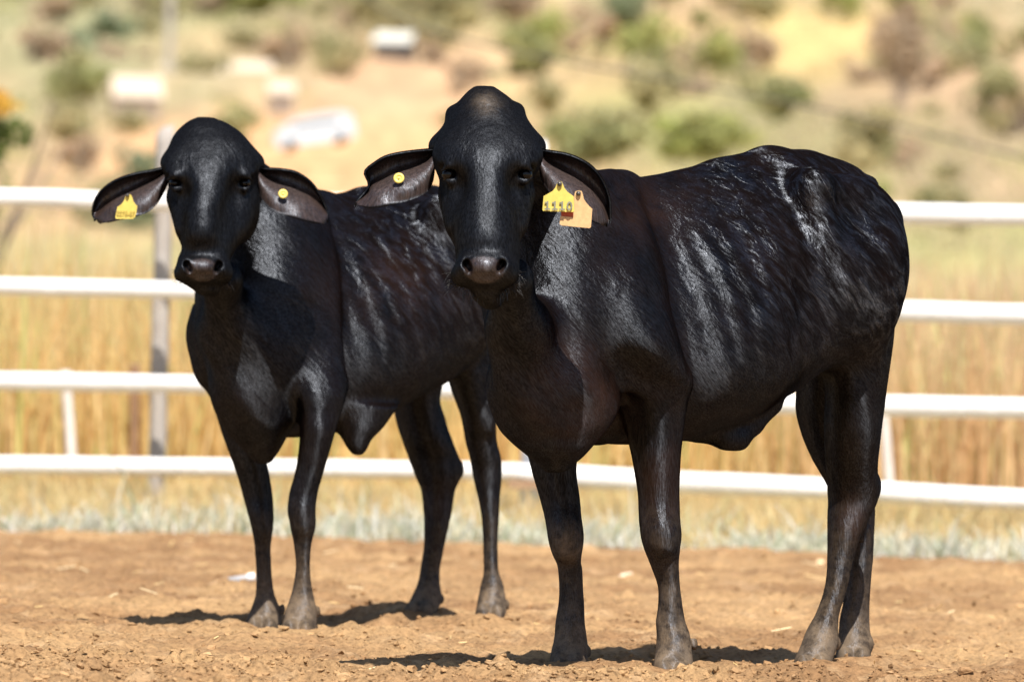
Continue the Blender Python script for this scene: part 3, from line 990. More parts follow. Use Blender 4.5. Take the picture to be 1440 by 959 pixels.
    limb(B, [(470, 560, 640, 25.75, .11), (530, 553, 626, 25.77, .11), (560, 552, 620, 25.78, .10), (589, 555, 627, 25.79, .09), (622, 566, 638, 25.8, .08), (648, 575, 648, 25.82, .07), (668, 583, 649, 25.82, .066), (690, 592, 640, 25.82, .055),
             (717, 595, 636, 25.81, .045), (745, 596, 630, 25.8, .037), (774, 595, 624, 25.8, .032), (799, 591, 619, 25.8, .032), (820, 587, 619, 25.79, .038), (840, 578, 622, 25.78, .046), (864, 563, 613, 25.75, .058)], 1, k=0.045)
    B.ell(P(645, 660, 25.86), (.018, .03, .03), .02)
    B.chain([(*Bp(-.56, 0, 1.26), .032), (*Bp(-.62, .02, 1.14), .024), (*Bp(-.60, .06, .90), .02), (*Bp(-.58, .085, .72), .022), (*Bp(-.57, .09, .62), .010)], .03)
    for (cx, y, D) in ((369, 877, 24.86), (420, 880, 24.46), (590, 854, 25.75), (690, 858, 25.36)):
        p = P(cx, y, D)
        for sd in (-1, 1):
            B.ell(p + [sd * .023, -.038, -.012], (.0235, .048, .036), .010)
        B.cap(p + [0, -.087, .035], p + [0, -.067, -.06], .004, .009, .008, sub=True)
    for (x, y, D) in ((397, 857, 24.92), (446, 860, 24.52), (620, 842, 25.82), (712, 850, 25.42)):
        B.ell(P(x, y, D), (.012, .016, .02), .012)
    LATE = []
    # head, turned a little to the photograph's left
    hs = [(166, 276, 302, 24.24, .045), (171, 266, 315, 24.23, .075), (180, 254, 332, 24.23, .115), (192, 244, 346, 24.24, .15), (206, 238, 356, 24.24, .175),
          (225, 235, 362, 24.24, .195), (245, 235, 362, 24.23, .205), (265, 238, 361, 24.21, .205), (290, 243, 360, 24.19, .195),
          (315, 248, 354, 24.15, .175), (335, 253, 343, 24.10, .15), (352, 256, 330, 24.04, .12), (366, 250, 323, 24.0, .10), (380, 247, 323, 23.99, .095), (393, 249, 319, 24.0, .085), (401, 260, 310, 24.01, .07), (408, 272, 300, 24.02, .04)]
    limb(B, hs, 1, k=0.03, ex=2.15)
    limb(B, [(178, 276, 314, 24.19, .03), (200, 255, 336, 24.13, .07), (230, 252, 334, 24.075, .085), (265, 256, 324, 24.035, .09), (300, 260, 312, 23.99, .085), (335, 261, 309, 23.965, .075), (350, 266, 302, 23.965, .05), (362, 276, 294, 23.97, .02)], 1, k=0.05, ex=2.2)
    for sx, ex_, dd in ((-1, 247, -.02), (1, 344, .02)):
        B.ell(P(ex_ + sx * 1, 233, 24.105 + dd), (.034, .05, .032), .07)
        B.ell(P(ex_ - sx * 9, 272, 23.98 + dd), (.022, .04, .03), .045, sub=True)
        B.ell(P(ex_ + sx * 2, 255, 24.035 + dd), (.022, .024, .015), .02, sub=True)
        B.ell(P(ex_ - sx * 1, 243, 24.045 + dd), (.028, .028, .010), .025)
        B.chain([(*P(ex_ - 11, 253, 24.03 + dd), .005), (*P(ex_, 247, 24.018 + dd), .007), (*P(ex_ + 11, 253, 24.03 + dd), .005)], .012)
        B.chain([(*P(ex_ - 9, 261, 24.038 + dd), .005), (*P(ex_ + 1, 267, 24.034 + dd), .006), (*P(ex_ + 9, 261, 24.042 + dd), .005)], .014)
        B.chain([(*P(ex_ + sx * 2, 280, 24.1 + dd), .02), (*P(ex_ - sx * 8, 322, 24.04 + dd), .012)], .05)
        B.ell(P(299 + sx * 56, 230, 24.27), (.034, .045, .026), .05)
        B.ell(P(285 + sx * 22, 374, 23.915 + dd), (.023, .04, .029), .02)
        B.ell(P(285 + sx * 29, 386, 23.95 + dd), (.024, .05, .024), .03)
        LATE.append((P(285 + sx * 23, 372, 23.875 + dd), (.011, .040, .0125)))
        LATE.append((P(285 + sx * 19, 379, 23.88 + dd), (.008, .035, .011)))
    B.ell(P(285, 376, 23.905), (.043, .045, .030), .02)
    B.ell(P(285, 391, 23.925), (.038, .045, .018), .012)
    for c_, r_ in LATE: B.ell(c_, r_, .008, sub=True)
    B.cap(P(258, 399, 23.88), P(312, 399, 23.89), .006, .006, .01, sub=True)
    B.ell(P(293, 407, 24.0), (.036, .06, .022), .02)
    B.ell(P(335, 300, 24.2), (.055, .1, .09), .05)
    ears = []
    ears.append(ear_geom([(361, 230, 24.24, 362, 250, 24.22), (375, 232, 24.23, 365, 268, 24.19), (392, 233, 24.23, 375, 287, 24.15), (412, 236, 24.24, 392, 300, 24.13),
                          (434, 248, 24.26, 412, 306, 24.12), (450, 268, 24.28, 432, 311, 24.14), (460, 292, 24.3, 447, 314, 24.18), (461, 308, 24.28, 455, 315, 24.24)], 0.06))
    ears.append(ear_geom([(237, 229, 24.24, 238, 252, 24.22), (218, 234, 24.23, 230, 270, 24.19), (192, 239, 24.22, 220, 287, 24.15), (167, 247, 24.23, 205, 300, 24.13),
                          (147, 260, 24.24, 185, 306, 24.12), (134, 277, 24.26, 165, 310, 24.14), (130, 294, 24.26, 150, 313, 24.17), (133, 307, 24.24, 141, 314, 24.22)], 0.065))
    root = empty('cow', (M[0], M[1], 0))
    tag(root, 'smaller black cow at left behind the big one, with a yellow tag in one ear', 'cow', 'black cattle standing in the pen')

    def dust(V):
        z = V[:, 2]
        d = np.clip((0.42 - z) / 0.42, 0, 1) * 0.75 + np.clip((0.17 - z) / 0.14, 0, 1) * 0.65
        return np.clip(d, 0, 1)

    def brown(V):
        c = P(625, 690, 25.8)
        d1 = 0.8 * np.exp(-((V[:, 0] - c[0]) / .07) ** 2 - ((V[:, 2] - c[2]) / .12) ** 2)
        c = P(570, 400, 25)
        d2 = 0.5 * np.exp(-((V[:, 0] - c[0]) / .2) ** 2 - ((V[:, 2] - c[2]) / .12) ** 2)
        return np.clip(0.14 + d1 + d2, 0, 1) * np.clip((1.5 - np.linalg.norm(V - P(299, 270, 24.1), axis=1) / .3) * -3, 0, 1)

    def skin(V):
        c = P(285, 380, 23.88)
        e = ((V[:, 0] - c[0]) / .05) ** 2 + ((V[:, 1] - c[1]) / .06) ** 2 + ((V[:, 2] - c[2]) / .035) ** 2
        return np.clip((1.15 - e) * 3, 0, 1) * 0.75
    finish_cow(root, 'cow', B, ears, f, P(299, 280, 24.1), brown, dust, skin)
    kids = []
    kids.append(uv_sphere('eye', P(246, 258, 24.034), .0175, EYE, None))
    kids.append(uv_sphere('eye', P(344, 258, 24.074), .0175, EYE, None))
    Dt = 24.1
    yo = [(165, 291), (170, 288), (174, 283), (176, 278), (177, 275), (180, 273), (184, 274), (186, 278), (187.5, 283), (190, 287), (193, 290), (191.5, 300), (190, 305), (187, 308), (163, 308), (162, 306)]
    t1 = plate('ear_tag', yo, Dt, .0022, YEL, None, 0.05)
    tag(t1, 'yellow ear tag with worn number 0278-87')
    s1 = lathe('stud', [(.0055, 0), (.0055, .003), (.0035, .006), (.0015, .007)], P(179.5, 275, Dt - .002), (0, -1, 0.15), STUD, None)
    tx = text_mesh('number', '0278-87', 26 * Dt / F, P(177, 300, Dt) + [0, -.0004, 0], None, INKF, rollz=.0)
    bt = lathe('ear_button', [(.0145, 0), (.0145, .002), (.012, .0035), (.007, .0035), (.0065, .002), (.0035, .002), (.003, .005), (.001, .005)], P(398, 273, 24.125), (.1, -1, 0.25), YEL, None)
    hr = []
    for i in range(80):
        sx = random.choice((-1, 1))
        x = 285 + sx * random.uniform(22, 38); y = random.uniform(378, 402)
        hr.append((P(x, y, 23.94 + abs(x - 285) / 40 * .05), (sx * random.uniform(.2, 1), -random.uniform(.1, .8), random.uniform(-.7, .3)), random.uniform(.008, .025), random.uniform(0, .6)))
    wk = hairs('muzzle_hair', hr, WHISK, None)
    for k in kids + [t1, bt, wk]:
        k.parent = root
        k.matrix_parent_inverse = Matrix.Translation((-M[0], -M[1], 0))
    s1.parent = t1; tx.parent = t1
    return root


# ------------------------------------------------------------------ ground
PROF_Y = np.array([-60, 0, 44, 70, 120, 200, 400, 700, 1000, 1300, 1600, 2000, 2600], float)
PROF_Z = np.array([0, 0, 0, .1, 1.9, 4.1, 11.2, 22.5, 37.5, 54, 76, 108, 150], float)


def hill_z(y):
    return np.interp(y, PROF_Y, PROF_Z)


FEET = [(P(945, 948, 21.97), 0.0), (P(799, 938, 22.32), 0.0), (P(1141, 940, 22.68), 0.0), (P(1198, 930, 22.98), 0.008),
        (P(368, 886, 24.88), -.008), (P(421, 888, 24.48), -.003), (P(590, 861, 25.77), .026), (P(690, 866, 25.38), .033)]
NEARGRASS = 34.6


def edge_y(x):
    """where the bare dirt ends"""
    return 35.5 - 0.28 * x + 0.5 * fbm(x * 0.9, x * 0 + 3.3, 3, 5)


def ground_h(x, y):
    h = 0.010 * fbm(x * 0.7, y * 0.7, 3, 1)
    dirt = smooth01((edge_y(x) + 0.3 - y) / 0.8)
    a = 0.040 * fbm(x * 3.1, y * 3.1, 3, 11) + 0.030 * np.maximum(0, fbm(x * 6.5, y * 4.5, 2, 13) - .1)
    b = fbm(x * 11, y * 11, 4, 21, 0.62)
    c = vnoise(x * 38, y * 38, 31)
    amp = 0.6 + 0.8 * (vnoise(x * 1.3, y * 1.1, 41) + 0.5)
    d = vnoise(x * 75, y * 75, 33)
    e = np.abs(fbm(x * 17 + 3, y * 17, 3, 25, .6))
    rough = a + amp * (0.024 * b + 0.010 * c + 0.004 * d - 0.018 * e)
    near = smooth01((21.85 - y) / 0.6)                  # churned ridge nearest to the tripod
    pit = np.clip(vnoise(x * 5.2, y * 3.4, 57) - .17, 0, 1) - np.clip(-vnoise(x * 6.1 + 9, y * 4.4, 58) - .22, 0, 1)
    h = h + dirt * (rough - .07 * pit) + near * (0.010 + 0.05 * np.abs(b) * (.4 + np.clip(vnoise(x * 2.3, y * 2.3, 59) + .4, 0, 1)))
    h = h + (1 - dirt) * smooth01((y - 35) / 3) * 0.03
    for p, z in FEET:
        g = np.exp(-(((x - p[0]) / .10) ** 2 + ((y - p[1]) / .15) ** 2))
        h = h * (1 - 0.7 * g) + (z + 0.012) * g
        ring = np.exp(-((np.hypot((x - p[0]) / 1.0, (y - p[1]) / 1.2) - .10) / .03) ** 2)
        h = h + 0.010 * ring
    return h + np.interp(y, PROF_Y, PROF_Z) - smooth01((y - 70) / 25) * 12


def geo_lines(lo, hi, step, grow, end_lo, end_hi):
    c = list(np.arange(lo, hi, step))
    s = step; x = c[-1]
    while x < end_hi:
        s *= grow; x += s; c.append(x)
    s = step; x = c[0]; pre = []
    while x > end_lo:
        s *= grow; x -= s; pre.append(x)
    return np.array(pre[::-1] + c)


def grid_mesh(gx, gy, zf, name, mats, col, kind):
    X, Y = np.meshgrid(gx, gy)
    Z = zf(X, Y)
    V = np.stack([X.ravel(), Y.ravel(), Z.ravel()], 1)
    nx = len(gx); ny = len(gy)
    i = (np.arange(ny - 1)[:, None] * nx + np.arange(nx - 1)[None, :]).ravel()
    Q = np.stack([i, i + 1, i + nx + 1, i + nx], 1)
    o = mesh_obj(name, V, Q, mats, None, True, dict(col=col(X.ravel(), Y.ravel(), Z.ravel())))
    tag(o, kind=kind)
    return o


def lerpc(a, b, t):
    return np.asarray(a) * (1 - t[:, None]) + np.asarray(b) * t[:, None]


DIRT1, DIRT2, DIRT3 = (.50, .315, .155), (.33, .19, .092), (.57, .38, .21)


def ground_col(x, y, z):
    t = smooth01(fbm(x * 2.2, y * 1.6, 4, 61) + 0.5)
    c = lerpc(DIRT1, DIRT2, t)
    t2 = smooth01((fbm(x * 9, y * 5, 3, 71) - .18) * 3)
    c = c * (1 - t2[:, None] * .5) + np.array(DIRT3) * t2[:, None] * .5
    g = smooth01((y - edge_y(x)) / 0.6)
    gc = lerpc((.50, .40, .20), (.42, .29, .13), smooth01(fbm(x * 1.5, y * .9, 3, 81) + .5))
    c = c * (1 - g[:, None]) + gc * g[:, None]
    return np.concatenate([c, np.ones((len(x), 1))], 1)


def build_ground():
    m = NT('loose_dirt')
    tc = m.n('ShaderNodeTexCoord').outputs['Object']
    n1 = m.noise(tc, 55, 6, 0.7)
    n2 = m.noise(tc, 7, 4, 0.6)
    c = m.mix(0.85, m.attr('col', 'Color'), m.ramp(n1, [(0.32, 0.42), (0.48, 0.95), (0.68, 1.30)]), 'MULTIPLY')
    c = m.mix(0.5, c, m.ramp(n2, [(0.3, (.72, .70, .66)), (0.7, (1.12, 1.1, 1.08))]), 'MULTIPLY')
    m.set(Base_Color=c, Roughness=0.95)
    m.b.inputs['Specular IOR Level'].default_value = 0.15
    m.l(m.bump(n1, 0.02, 1.0), m.b.inputs['Normal'])
    gx = geo_lines(-2.5, 2.5, 0.0135, 1.13, -900, 900)
    y1 = np.arange(19.6, 27, 0.014)
    y2 = np.arange(27, 38, 0.028)
    y3 = geo_lines(38, 46, 0.12, 1.05, 38, 2500)
    y0 = geo_lines(19.5, 19.6, 0.05, 1.25, -60, 19.55)
    gy = np.unique(np.concatenate([y0[y0 < 19.58], y1, y2, y3[y3 >= 38]]))
    grid_mesh(gx, gy, ground_h, 'ground', m.m, ground_col, 'structure')


def ico():
    t = (1 + 5 ** .5) / 2
    v = np.array([(-1, t, 0), (1, t, 0), (-1, -t, 0), (1, -t, 0), (0, -1, t), (0, 1, t), (0, -1, -t), (0, 1, -t), (t, 0, -1), (t, 0, 1), (-t, 0, -1), (-t, 0, 1)], float)
    v /= np.linalg.norm(v[0])
    f = np.array([(0, 11, 5), (0, 5, 1), (0, 1, 7), (0, 7, 10), (0, 10, 11), (1, 5, 9), (5, 11, 4), (11, 10, 2), (10, 7, 6), (7, 1, 8), (3, 9, 4), (3, 4, 2), (3, 2, 6), (3, 6, 8), (3, 8, 9), (4, 9, 5), (2, 4, 11), (6, 2, 10), (8, 6, 7), (9, 8, 1)])
    return v, f


def build_clods():
    """crumbs and clods of dry soil lying all over the pen"""
    v0, f0 = ico()
    N = 46000
    y = 19.7 + (RNG.random(N) ** 1.6) * 15.4
    x = (RNG.random(N) - .5) * (2.9 * y / 20)
    dens = fbm(x * 1.7, y * 1.1, 3, 91)
    keep = RNG.random(N) < np.clip(.55 + 1.5 * dens, .12, 1)
    keep &= y < edge_y(x) + .2
    x, y = x[keep], y[keep]
    # a heap of crumbs along the near edge and around hooves
    ex = (RNG.random(9000) - .5) * 3.0
    ey = 19.9 + RNG.random(9000) * 1.5
    x = np.concatenate([x, ex]); y = np.concatenate([y, ey])
    r = np.exp(RNG.normal(-5.55, .50, len(x)))
    r = np.clip(r, .0016, .018)
    z = ground_h(x, y)
    N = len(x)
    V = np.repeat(v0[None], N, 0) * (1 + RNG.normal(0, .30, (N, 12, 1)))
    sc = r[:, None] * np.stack([RNG.uniform(.7, 1.5, N), RNG.uniform(.7, 1.5, N), RNG.uniform(.5, 1.0, N)], 1)
    a = RNG.uniform(0, 6.28, N)
    V = V * sc[:, None, :]
    ca, sa = np.cos(a)[:, None], np.sin(a)[:, None]
    V = np.stack([V[..., 0] * ca - V[..., 1] * sa, V[..., 0] * sa + V[..., 1] * ca, V[..., 2]], 2)
    V += np.stack([x, y, z + r * .1], 1)[:, None, :]
    Fc = (f0[None] + (np.arange(N) * 12)[:, None, None]).reshape(-1, 3)
    t = RNG.random(N)
    c = ground_col(x, y, z)[:, :3] * (.62 + .40 * t)[:, None]
    c = np.concatenate([np.repeat(c, 12, 0), np.ones((N * 12, 1))], 1)
    m = attr_mat('crumbled_soil', 0.95, 0.1, bump=.004, bscale=160)
    o = mesh_obj('soil_clods', V.reshape(-1, 3), Fc, m, None, False, dict(col=c))
    tag(o, 'loose brown crumbs and clods of soil over the pen floor', 'soil', kind='stuff')


def blades(name, pos, h, wd, cols, mat, lean=.35, seg=3):
    """grass blades: curved tapered strips"""
    N = len(pos)
    a = RNG.uniform(0, 2 * math.pi, N)
    ln = RNG.uniform(.05, 1, N) * lean * h
    dx, dy = np.cos(a) * ln, np.sin(a) * ln
    b = RNG.uniform(0, math.pi, N)
    wx, wy = np.cos(b) * wd * .5, np.sin(b) * wd * .5
    V = np.zeros((N, (seg + 1) * 2, 3))
    for i in range(seg + 1):
        t = i / seg
        q = pos + np.stack([dx * t * t, dy * t * t, h * (t - .18 * t * t * (ln / np.maximum(h, 1e-4)))], 1)
        k = 1 - .85 * t ** 1.5
        V[:, 2 * i] = q + np.stack([wx * k, wy * k, 0 * k * wx], 1)
        V[:, 2 * i + 1] = q - np.stack([wx * k, wy * k, 0 * k * wx], 1)
    Q = []
    base = np.arange(N) * (seg + 1) * 2
    for i in range(seg):
        Q.append(np.stack([base + 2 * i, base + 2 * i + 1, base + 2 * i + 3, base + 2 * i + 2], 1))
    Q = np.concatenate(Q)
    c = np.concatenate([np.repeat(cols, (seg + 1) * 2, 0), np.ones((N * (seg + 1) * 2, 1))], 1)
    return mesh_obj(name, V.reshape(-1, 3), Q, mat, None, True, dict(col=c))


def leaf_mat(name, rough=.7, tr=.48):
    m = NT(name)
    c = m.attr('col', 'Color')
    m.set(Base_Color=c, Roughness=rough)
    m.b.inputs['Specular IOR Level'].default_value = 0.2
    t = m.n('ShaderNodeBsdfTranslucent')
    m.l(c, t.inputs[0])
    x = m.n('ShaderNodeMixShader')
    x.inputs[0].default_value = tr
    m.l(m.b.outputs[0], x.inputs[1]); m.l(t.outputs[0], x.inputs[2])
    out = [n for n in m.t.nodes if n.type == 'OUTPUT_MATERIAL'][0]
    m.l(x.outputs[0], out.inputs[0])
    return m.m


LEAF = None


def pick(palette, N, jit=.15):
    pal = np.array(palette)
    i = RNG.integers(0, len(pal), N)
    return np.clip(pal[i] * RNG.uniform(1 - jit, 1 + jit, (N, 1)), 0, 1)


def build_grass():
    # whitish, lime-dusted weeds on the pen's edge
    N = 30000
    x = RNG.uniform(-4.2, 4.2, N)
    y = edge_y(x) + RNG.gamma(1.6, .62, N) - .15
    k = RNG.random(N) < np.clip(.50 + 2.6 * fbm(x * 2.4, y * 1.2, 3, 101), .04, 1)
    x, y = x[k], y[k]; N = len(x)
    h = RNG.gamma(2.6, .015, N) + .010
    h *= np.clip(1 + 2.2 * fbm(x * 2.1, y, 3, 111), .25, 2.6)
    c = pick([(.74, .74, .66), (.62, .64, .53), (.34, .39, .24), (.76, .74, .60), (.44, .48, .34), (.66, .58, .38), (.82, .82, .76)], N)
    o = blades('verge_weeds', np.stack([x, y, ground_h(x, y) - .01], 1), h, RNG.uniform(.006, .018, N), c, LEAF, 1.3)
    tag(o, 'low whitish dusty weeds along the edge of the dirt', 'weeds', kind='stuff')
    # dry short grass under the fence
    N = 38000
    x = RNG.uniform(-4.6, 4.6, N); y = RNG.uniform(36.2, 46, N)
    h = RNG.gamma(4, .020, N) + .02
    c = pick([(.74, .56, .28), (.70, .50, .24), (.62, .58, .30), (.80, .64, .36), (.56, .42, .22)], N)
    o = blades('dry_grass', np.stack([x, y, ground_h(x, y) - .01], 1), h, RNG.uniform(.005, .012, N), c, LEAF, .8)
    tag(o, 'short dry straw-coloured grass under the white rails', 'grass', kind='stuff')
    # tall grass field beyond
    N = 68000
    y = 44 + RNG.random(N) ** 1.3 * 34
    x = RNG.uniform(-1, 1, N) * (y * .10 + 1.0)
    s = x / y * 11308 + 720                      # where along the field, for the changing height and tint
    right = smooth01((s - 980) / 260)
    h = RNG.gamma(9, .075, N)
    h = np.minimum(h, 1.05)
    h *= np.interp(s, [0, 250, 620, 1000, 1250, 1440], [1.28, 1.2, .95, .95, 1.2, 1.30]) * (1 + .5 * fbm(x * .8, y * .4, 2, 121))
    gold = pick([(.82, .62, .28), (.78, .54, .24), (.72, .62, .28), (.84, .66, .36), (.66, .42, .18), (.80, .58, .27)], N)
    tan = pick([(.78, .55, .30), (.70, .46, .25), (.82, .62, .36), (.64, .44, .27), (.72, .66, .34)], N)
    c = gold * (1 - right[:, None]) + tan * right[:, None]
    g = (RNG.random(N) < np.interp(y, [44, 60, 78], [.05, .22, .40]))
    c[g] = pick([(.50, .55, .20), (.60, .62, .26), (.42, .45, .18)], int(g.sum()))
    o = blades('tall_grass', np.stack([x, y, hill_z(y) - .02], 1), h, RNG.uniform(.010, .028, N), c, LEAF, .35)
    tag(o, 'tall golden dry grass filling the field behind the fence', 'grass', kind='stuff')


# ------------------------------------------------------------------ fence
def fence_D(px):
    return 40.4 - (px / 1440.0) * 2.3


def rail(st, parent, mat, dD=0.0, seed=0):
    """a peeled pole; stations (px, y_centre, thickness px)"""
    T, R = dense([(a, b, c) for a, b, c in st], 150)
    V = []; Q = []
    ns = 14
    for i in range(len(T)):
        D = fence_D(T[i]) + dD
        p = P(T[i], R[i, 0], D)
        r = R[i, 1] / 2 * D / F
        for s in range(ns):
            a = 2 * math.pi * s / ns
            k = 1 + .09 * float(vnoise(np.array(p[0] * 3.5 + 7 * seed), np.array(a * 1.1 + seed), 5)) + .05 * float(vnoise(np.array(p[0] * 14.0), np.array(a * 2.0 + seed), 9))
            V.append(p + np.array([0, math.cos(a) * r * k, math.sin(a) * r * k]))
    for i in range(len(T) - 1):
        for s in range(ns):
            t = (s + 1) % ns
            Q.append((i * ns + s, i * ns + t, (i + 1) * ns + t, (i + 1) * ns + s))
    Q = [list(q) for q in Q] + [list(range(ns))[::-1], [(len(T) - 1) * ns + s for s in range(ns)]]
    return mesh_obj('rail', V, Q, mat, parent, True)


def post_mesh(name, px0, y0, px1, y1, wpx, D, mat, parent, seed=0, ns=10, ragged=.02, taper=1.0, depth=None):
    V = []; Q = []
    n = 26
    for i in range(n + 1):
        t = i / n
        p = P(px0 + (px1 - px0) * t, y0 + (y1 - y0) * t, D)
        r = wpx / 2 * D / F * (1 + (taper - 1) * (1 - t))
        for s in range(ns):
            a = 2 * math.pi * s / ns
            k = 1 + .16 * float(vnoise(np.array(p[2] * 5 + 11 * seed), np.array(a * 1.3 + seed), 3))
            zz = 0 if i else ragged * float(vnoise(np.array(s * 2.7 + seed), np.array(1.3), 8)) * 2
            V.append(p + np.array([math.cos(a) * r * k, math.sin(a) * r * k, zz]))
    for i in range(n):
        for s in range(ns):
            t = (s + 1) % ns
            Q.append([i * ns + s, (i + 1) * ns + s, (i + 1) * ns + t, i * ns + t])
    Q.append(list(range(ns))); Q.append([n * ns + s for s in range(ns)][::-1])
    return mesh_obj(name, V, Q, mat, parent, True)


def wood_paint(name, col, col2, lo, hi, streak=(2, 30, 30)):
    m = NT(name)
    tc = m.n('ShaderNodeTexCoord').outputs['Object']
    f = m.noise(m.vscale(tc, streak), 1.6, 5, .7, .4)
    f2 = m.noise(tc, 9, 5, .7)
    k = m.math('ADD', m.math('MULTIPLY', f, .55), m.math('MULTIPLY', f2, .45))
    c = m.ramp(k, [(lo, col2), (hi, col)])
    m.set(Base_Color=c, Roughness=.75)
    m.l(m.bump(f, .006), m.b.inputs['Normal'])
    return m.m


def build_fence():
    white = wood_paint('whitewashed_pole', (.82, .81, .80), (.40, .33, .27), .335, .40)
    grey = wood_paint('weathered_grey_wood', (.43, .40, .37), (.30, .26, .23), .35, .65, (30, 30, 2))
    brownw = wood_paint('brown_plank', (.34, .21, .13), (.20, .11, .06), .35, .65)
    root = empty('fence', P(720, 725, 39.3))
    tag(root, 'white pole fence with four rails running behind both cows', 'fence')
    kids = []
    e0, e1 = -700, 2150
    kids.append(rail([(e0, 269, 24), (0, 277.5, 25), (235, 285, 26), (600, 287, 27), (830, 290, 28)], None, white, 0, 1))
    kids.append(rail([(790, 286, 27), (1000, 293, 28), (1275, 301, 30), (1440, 303.5, 30), (e1, 308, 30)], None, white, .14, 2))
    kids.append(rail([(e0, 396, 24), (0, 403, 24), (270, 409, 25), (600, 416, 26), (850, 424, 27)], None, white, 0, 3))
    kids.append(rail([(810, 424, 27), (1040, 433, 28), (1262, 438, 30), (1440, 442.5, 30), (e1, 449, 30)], None, white, .13, 4))
    kids.append(rail([(e0, 530, 26), (0, 536, 26), (295, 541, 25), (625, 548, 25), (900, 557, 27)], None, white, 0, 5))
    kids.append(rail([(860, 558, 27), (1040, 566, 29), (1240, 570.5, 30), (1440, 574.5, 30), (e1, 580, 30)], None, white, .13, 6))
    kids.append(rail([(e0, 651, 26), (0, 654, 26), (300, 658, 26), (560, 661, 26), (735, 664, 25)], None, white, 0, 7))
    kids.append(rail([(700, 664, 26), (820, 671.5, 33), (996, 680, 31), (1155, 687, 30), (1440, 703, 30), (e1, 716, 30)], None, white, .12, 8))
    kids.append(post_mesh('post', 233, 183, 219, 715, 25, 40.3, grey, None, 3, ragged=.05))
    kids.append(post_mesh('post', 756, 200, 744, 728, 27, 39.45, white, None, 4, ragged=.03))
    kids.append(post_mesh('post', 1640, 180, 1628, 770, 28, 38.0, grey, None, 5))
    kids.append(post_mesh('post', -270, 180, -284, 700, 25, 41.2, grey, None, 6))
    # plank nailed across the centre post's foot
    V = []
    a, b = P(716, 680, 39.1), P(800, 684, 39.1)
    hgt, th = .022, .03
    for p in (a, b):
        for dy in (0, th):
            for dz in (-hgt, hgt):
                V.append(p + np.array([0, dy, dz]))
    kids.append(mesh_obj('plank', V, [[0, 1, 3, 2], [4, 6, 7, 5], [0, 4, 5, 1], [2, 3, 7, 6], [1, 5, 7, 3], [0, 2, 6, 4]], brownw, None, False))
    inv = Matrix.Translation(-root.location)
    for k in kids:
        k.parent = root; k.matrix_parent_inverse = inv
    # stakes standing in the grass behind
    pale = wood_paint('pale_stake_wood', (.78, .74, .70), (.50, .42, .36), .35, .6, (30, 30, 2))
    dark = wood_paint('dark_stake_wood', (.30, .17, .09), (.16, .09, .05), .35, .6, (30, 30, 2))
    for (x0, y0, x1, y1, wd, D, mt, lab) in (
            (92, 522, 102, 668, 15, 43.0, pale, 'pale leaning stake left of the grey fence post'),
            (190, 512, 188, 668, 14, 44.0, dark, 'dark brown stake just left of the grey fence post'),
            (218, 556, 217, 668, 13, 42.5, pale, 'short pale stake hugging the grey fence post'),
            (1243, 584, 1252, 700, 15, 41.5, pale, 'pale leaning stake at right behind the hind legs of the bigger cow')):
        o = post_mesh('stake', x0, y0, x1, y1, wd, D, mt, None, x0)
        tag(o, lab, 'stake', 'wooden stakes behind the fence')


# ------------------------------------------------------------------ hillside
PATCH = [  # px, py, rx, ry, colour, strength   (soil and grass of different kinds)
    (430, 235, 330, 55, (.82, .47, .23), 1.6), (560, 120, 150, 60, (.74, .45, .26), 1.4), (120, 300, 200, 45, (.62, .40, .22), .9),
    (210, 200, 140, 28, (.72, .42, .22), .8), (600, 210, 180, 60, (.80, .48, .24), 1.0), (330, 60, 130, 25, (.66, .46, .24), .8),
    (700, 60, 120, 60, (.66, .48, .26), .8), (780, 120, 120, 30, (.74, .52, .24), .9), (1080, 60, 220, 40, (.74, .55, .22), 1.1),
    (1180, 60, 90, 50, (.76, .52, .22), .8), (960, 30, 60, 40, (.72, .44, .28), .8), (1340, 100, 120, 50, (.62, .40, .24), .9),
    (880, 185, 180, 50, (.34, .36, .12), 1.2), (1100, 210, 200, 50, (.36, .33, .14), 1.0), (1320, 230, 160, 60, (.42, .32, .18), 1.0),
    (1420, 250, 60, 20, (.78, .52, .34), .8), (80, 60, 130, 80, (.40, .38, .20), 1.1), (60, 170, 120, 60, (.42, .36, .20), 1.0),
    (200, 30, 160, 50, (.38, .36, .18), .9), (450, 40, 90, 50, (.38, .32, .16), .9), (620, 20, 120, 35, (.36, .34, .16), 1.0),
    (320, 120, 160, 30, (.50, .42, .24), .8), (1350, 340, 200, 40, (.42, .40, .16), .8), (120, 345, 260, 30, (.44, .40, .18), .9), (1250, 170, 120, 60, (.48, .34, .20), .9)]


def hill_col(x, y, z):
    px = 720 + x / y * F
    py = 479.5 - (z - CAMH) / y * F - (px - 720) * SR * -1
    base = lerpc((.42, .29, .16), (.33, .27, .16), smooth01(fbm(px * .012, py * .02, 4, 201) + .5))
    wsum = np.full(len(x), .25); acc = base * .25
    for (cx, cy, rx, ry, c, s) in PATCH:
        ww = s * np.exp(-(((px - cx) / rx) ** 2 + ((py - cy) / ry) ** 2) * 1.3) * (.45 + 1.3 * np.clip(fbm(px * .022 + cx, py * .034 + cy, 3, 211) + .5, 0, 1))
        wsum = wsum + ww
        acc = acc + ww[:, None] * np.array(c) * .72  # level kept pale, with haze painted into the slope colours
    c = acc / wsum[:, None]
    c = c * (1 + .35 * fbm(px * .05, py * .08, 3, 221))[:, None]
    return np.clip(np.concatenate([c, np.ones((len(x), 1))], 1), .02, .9)


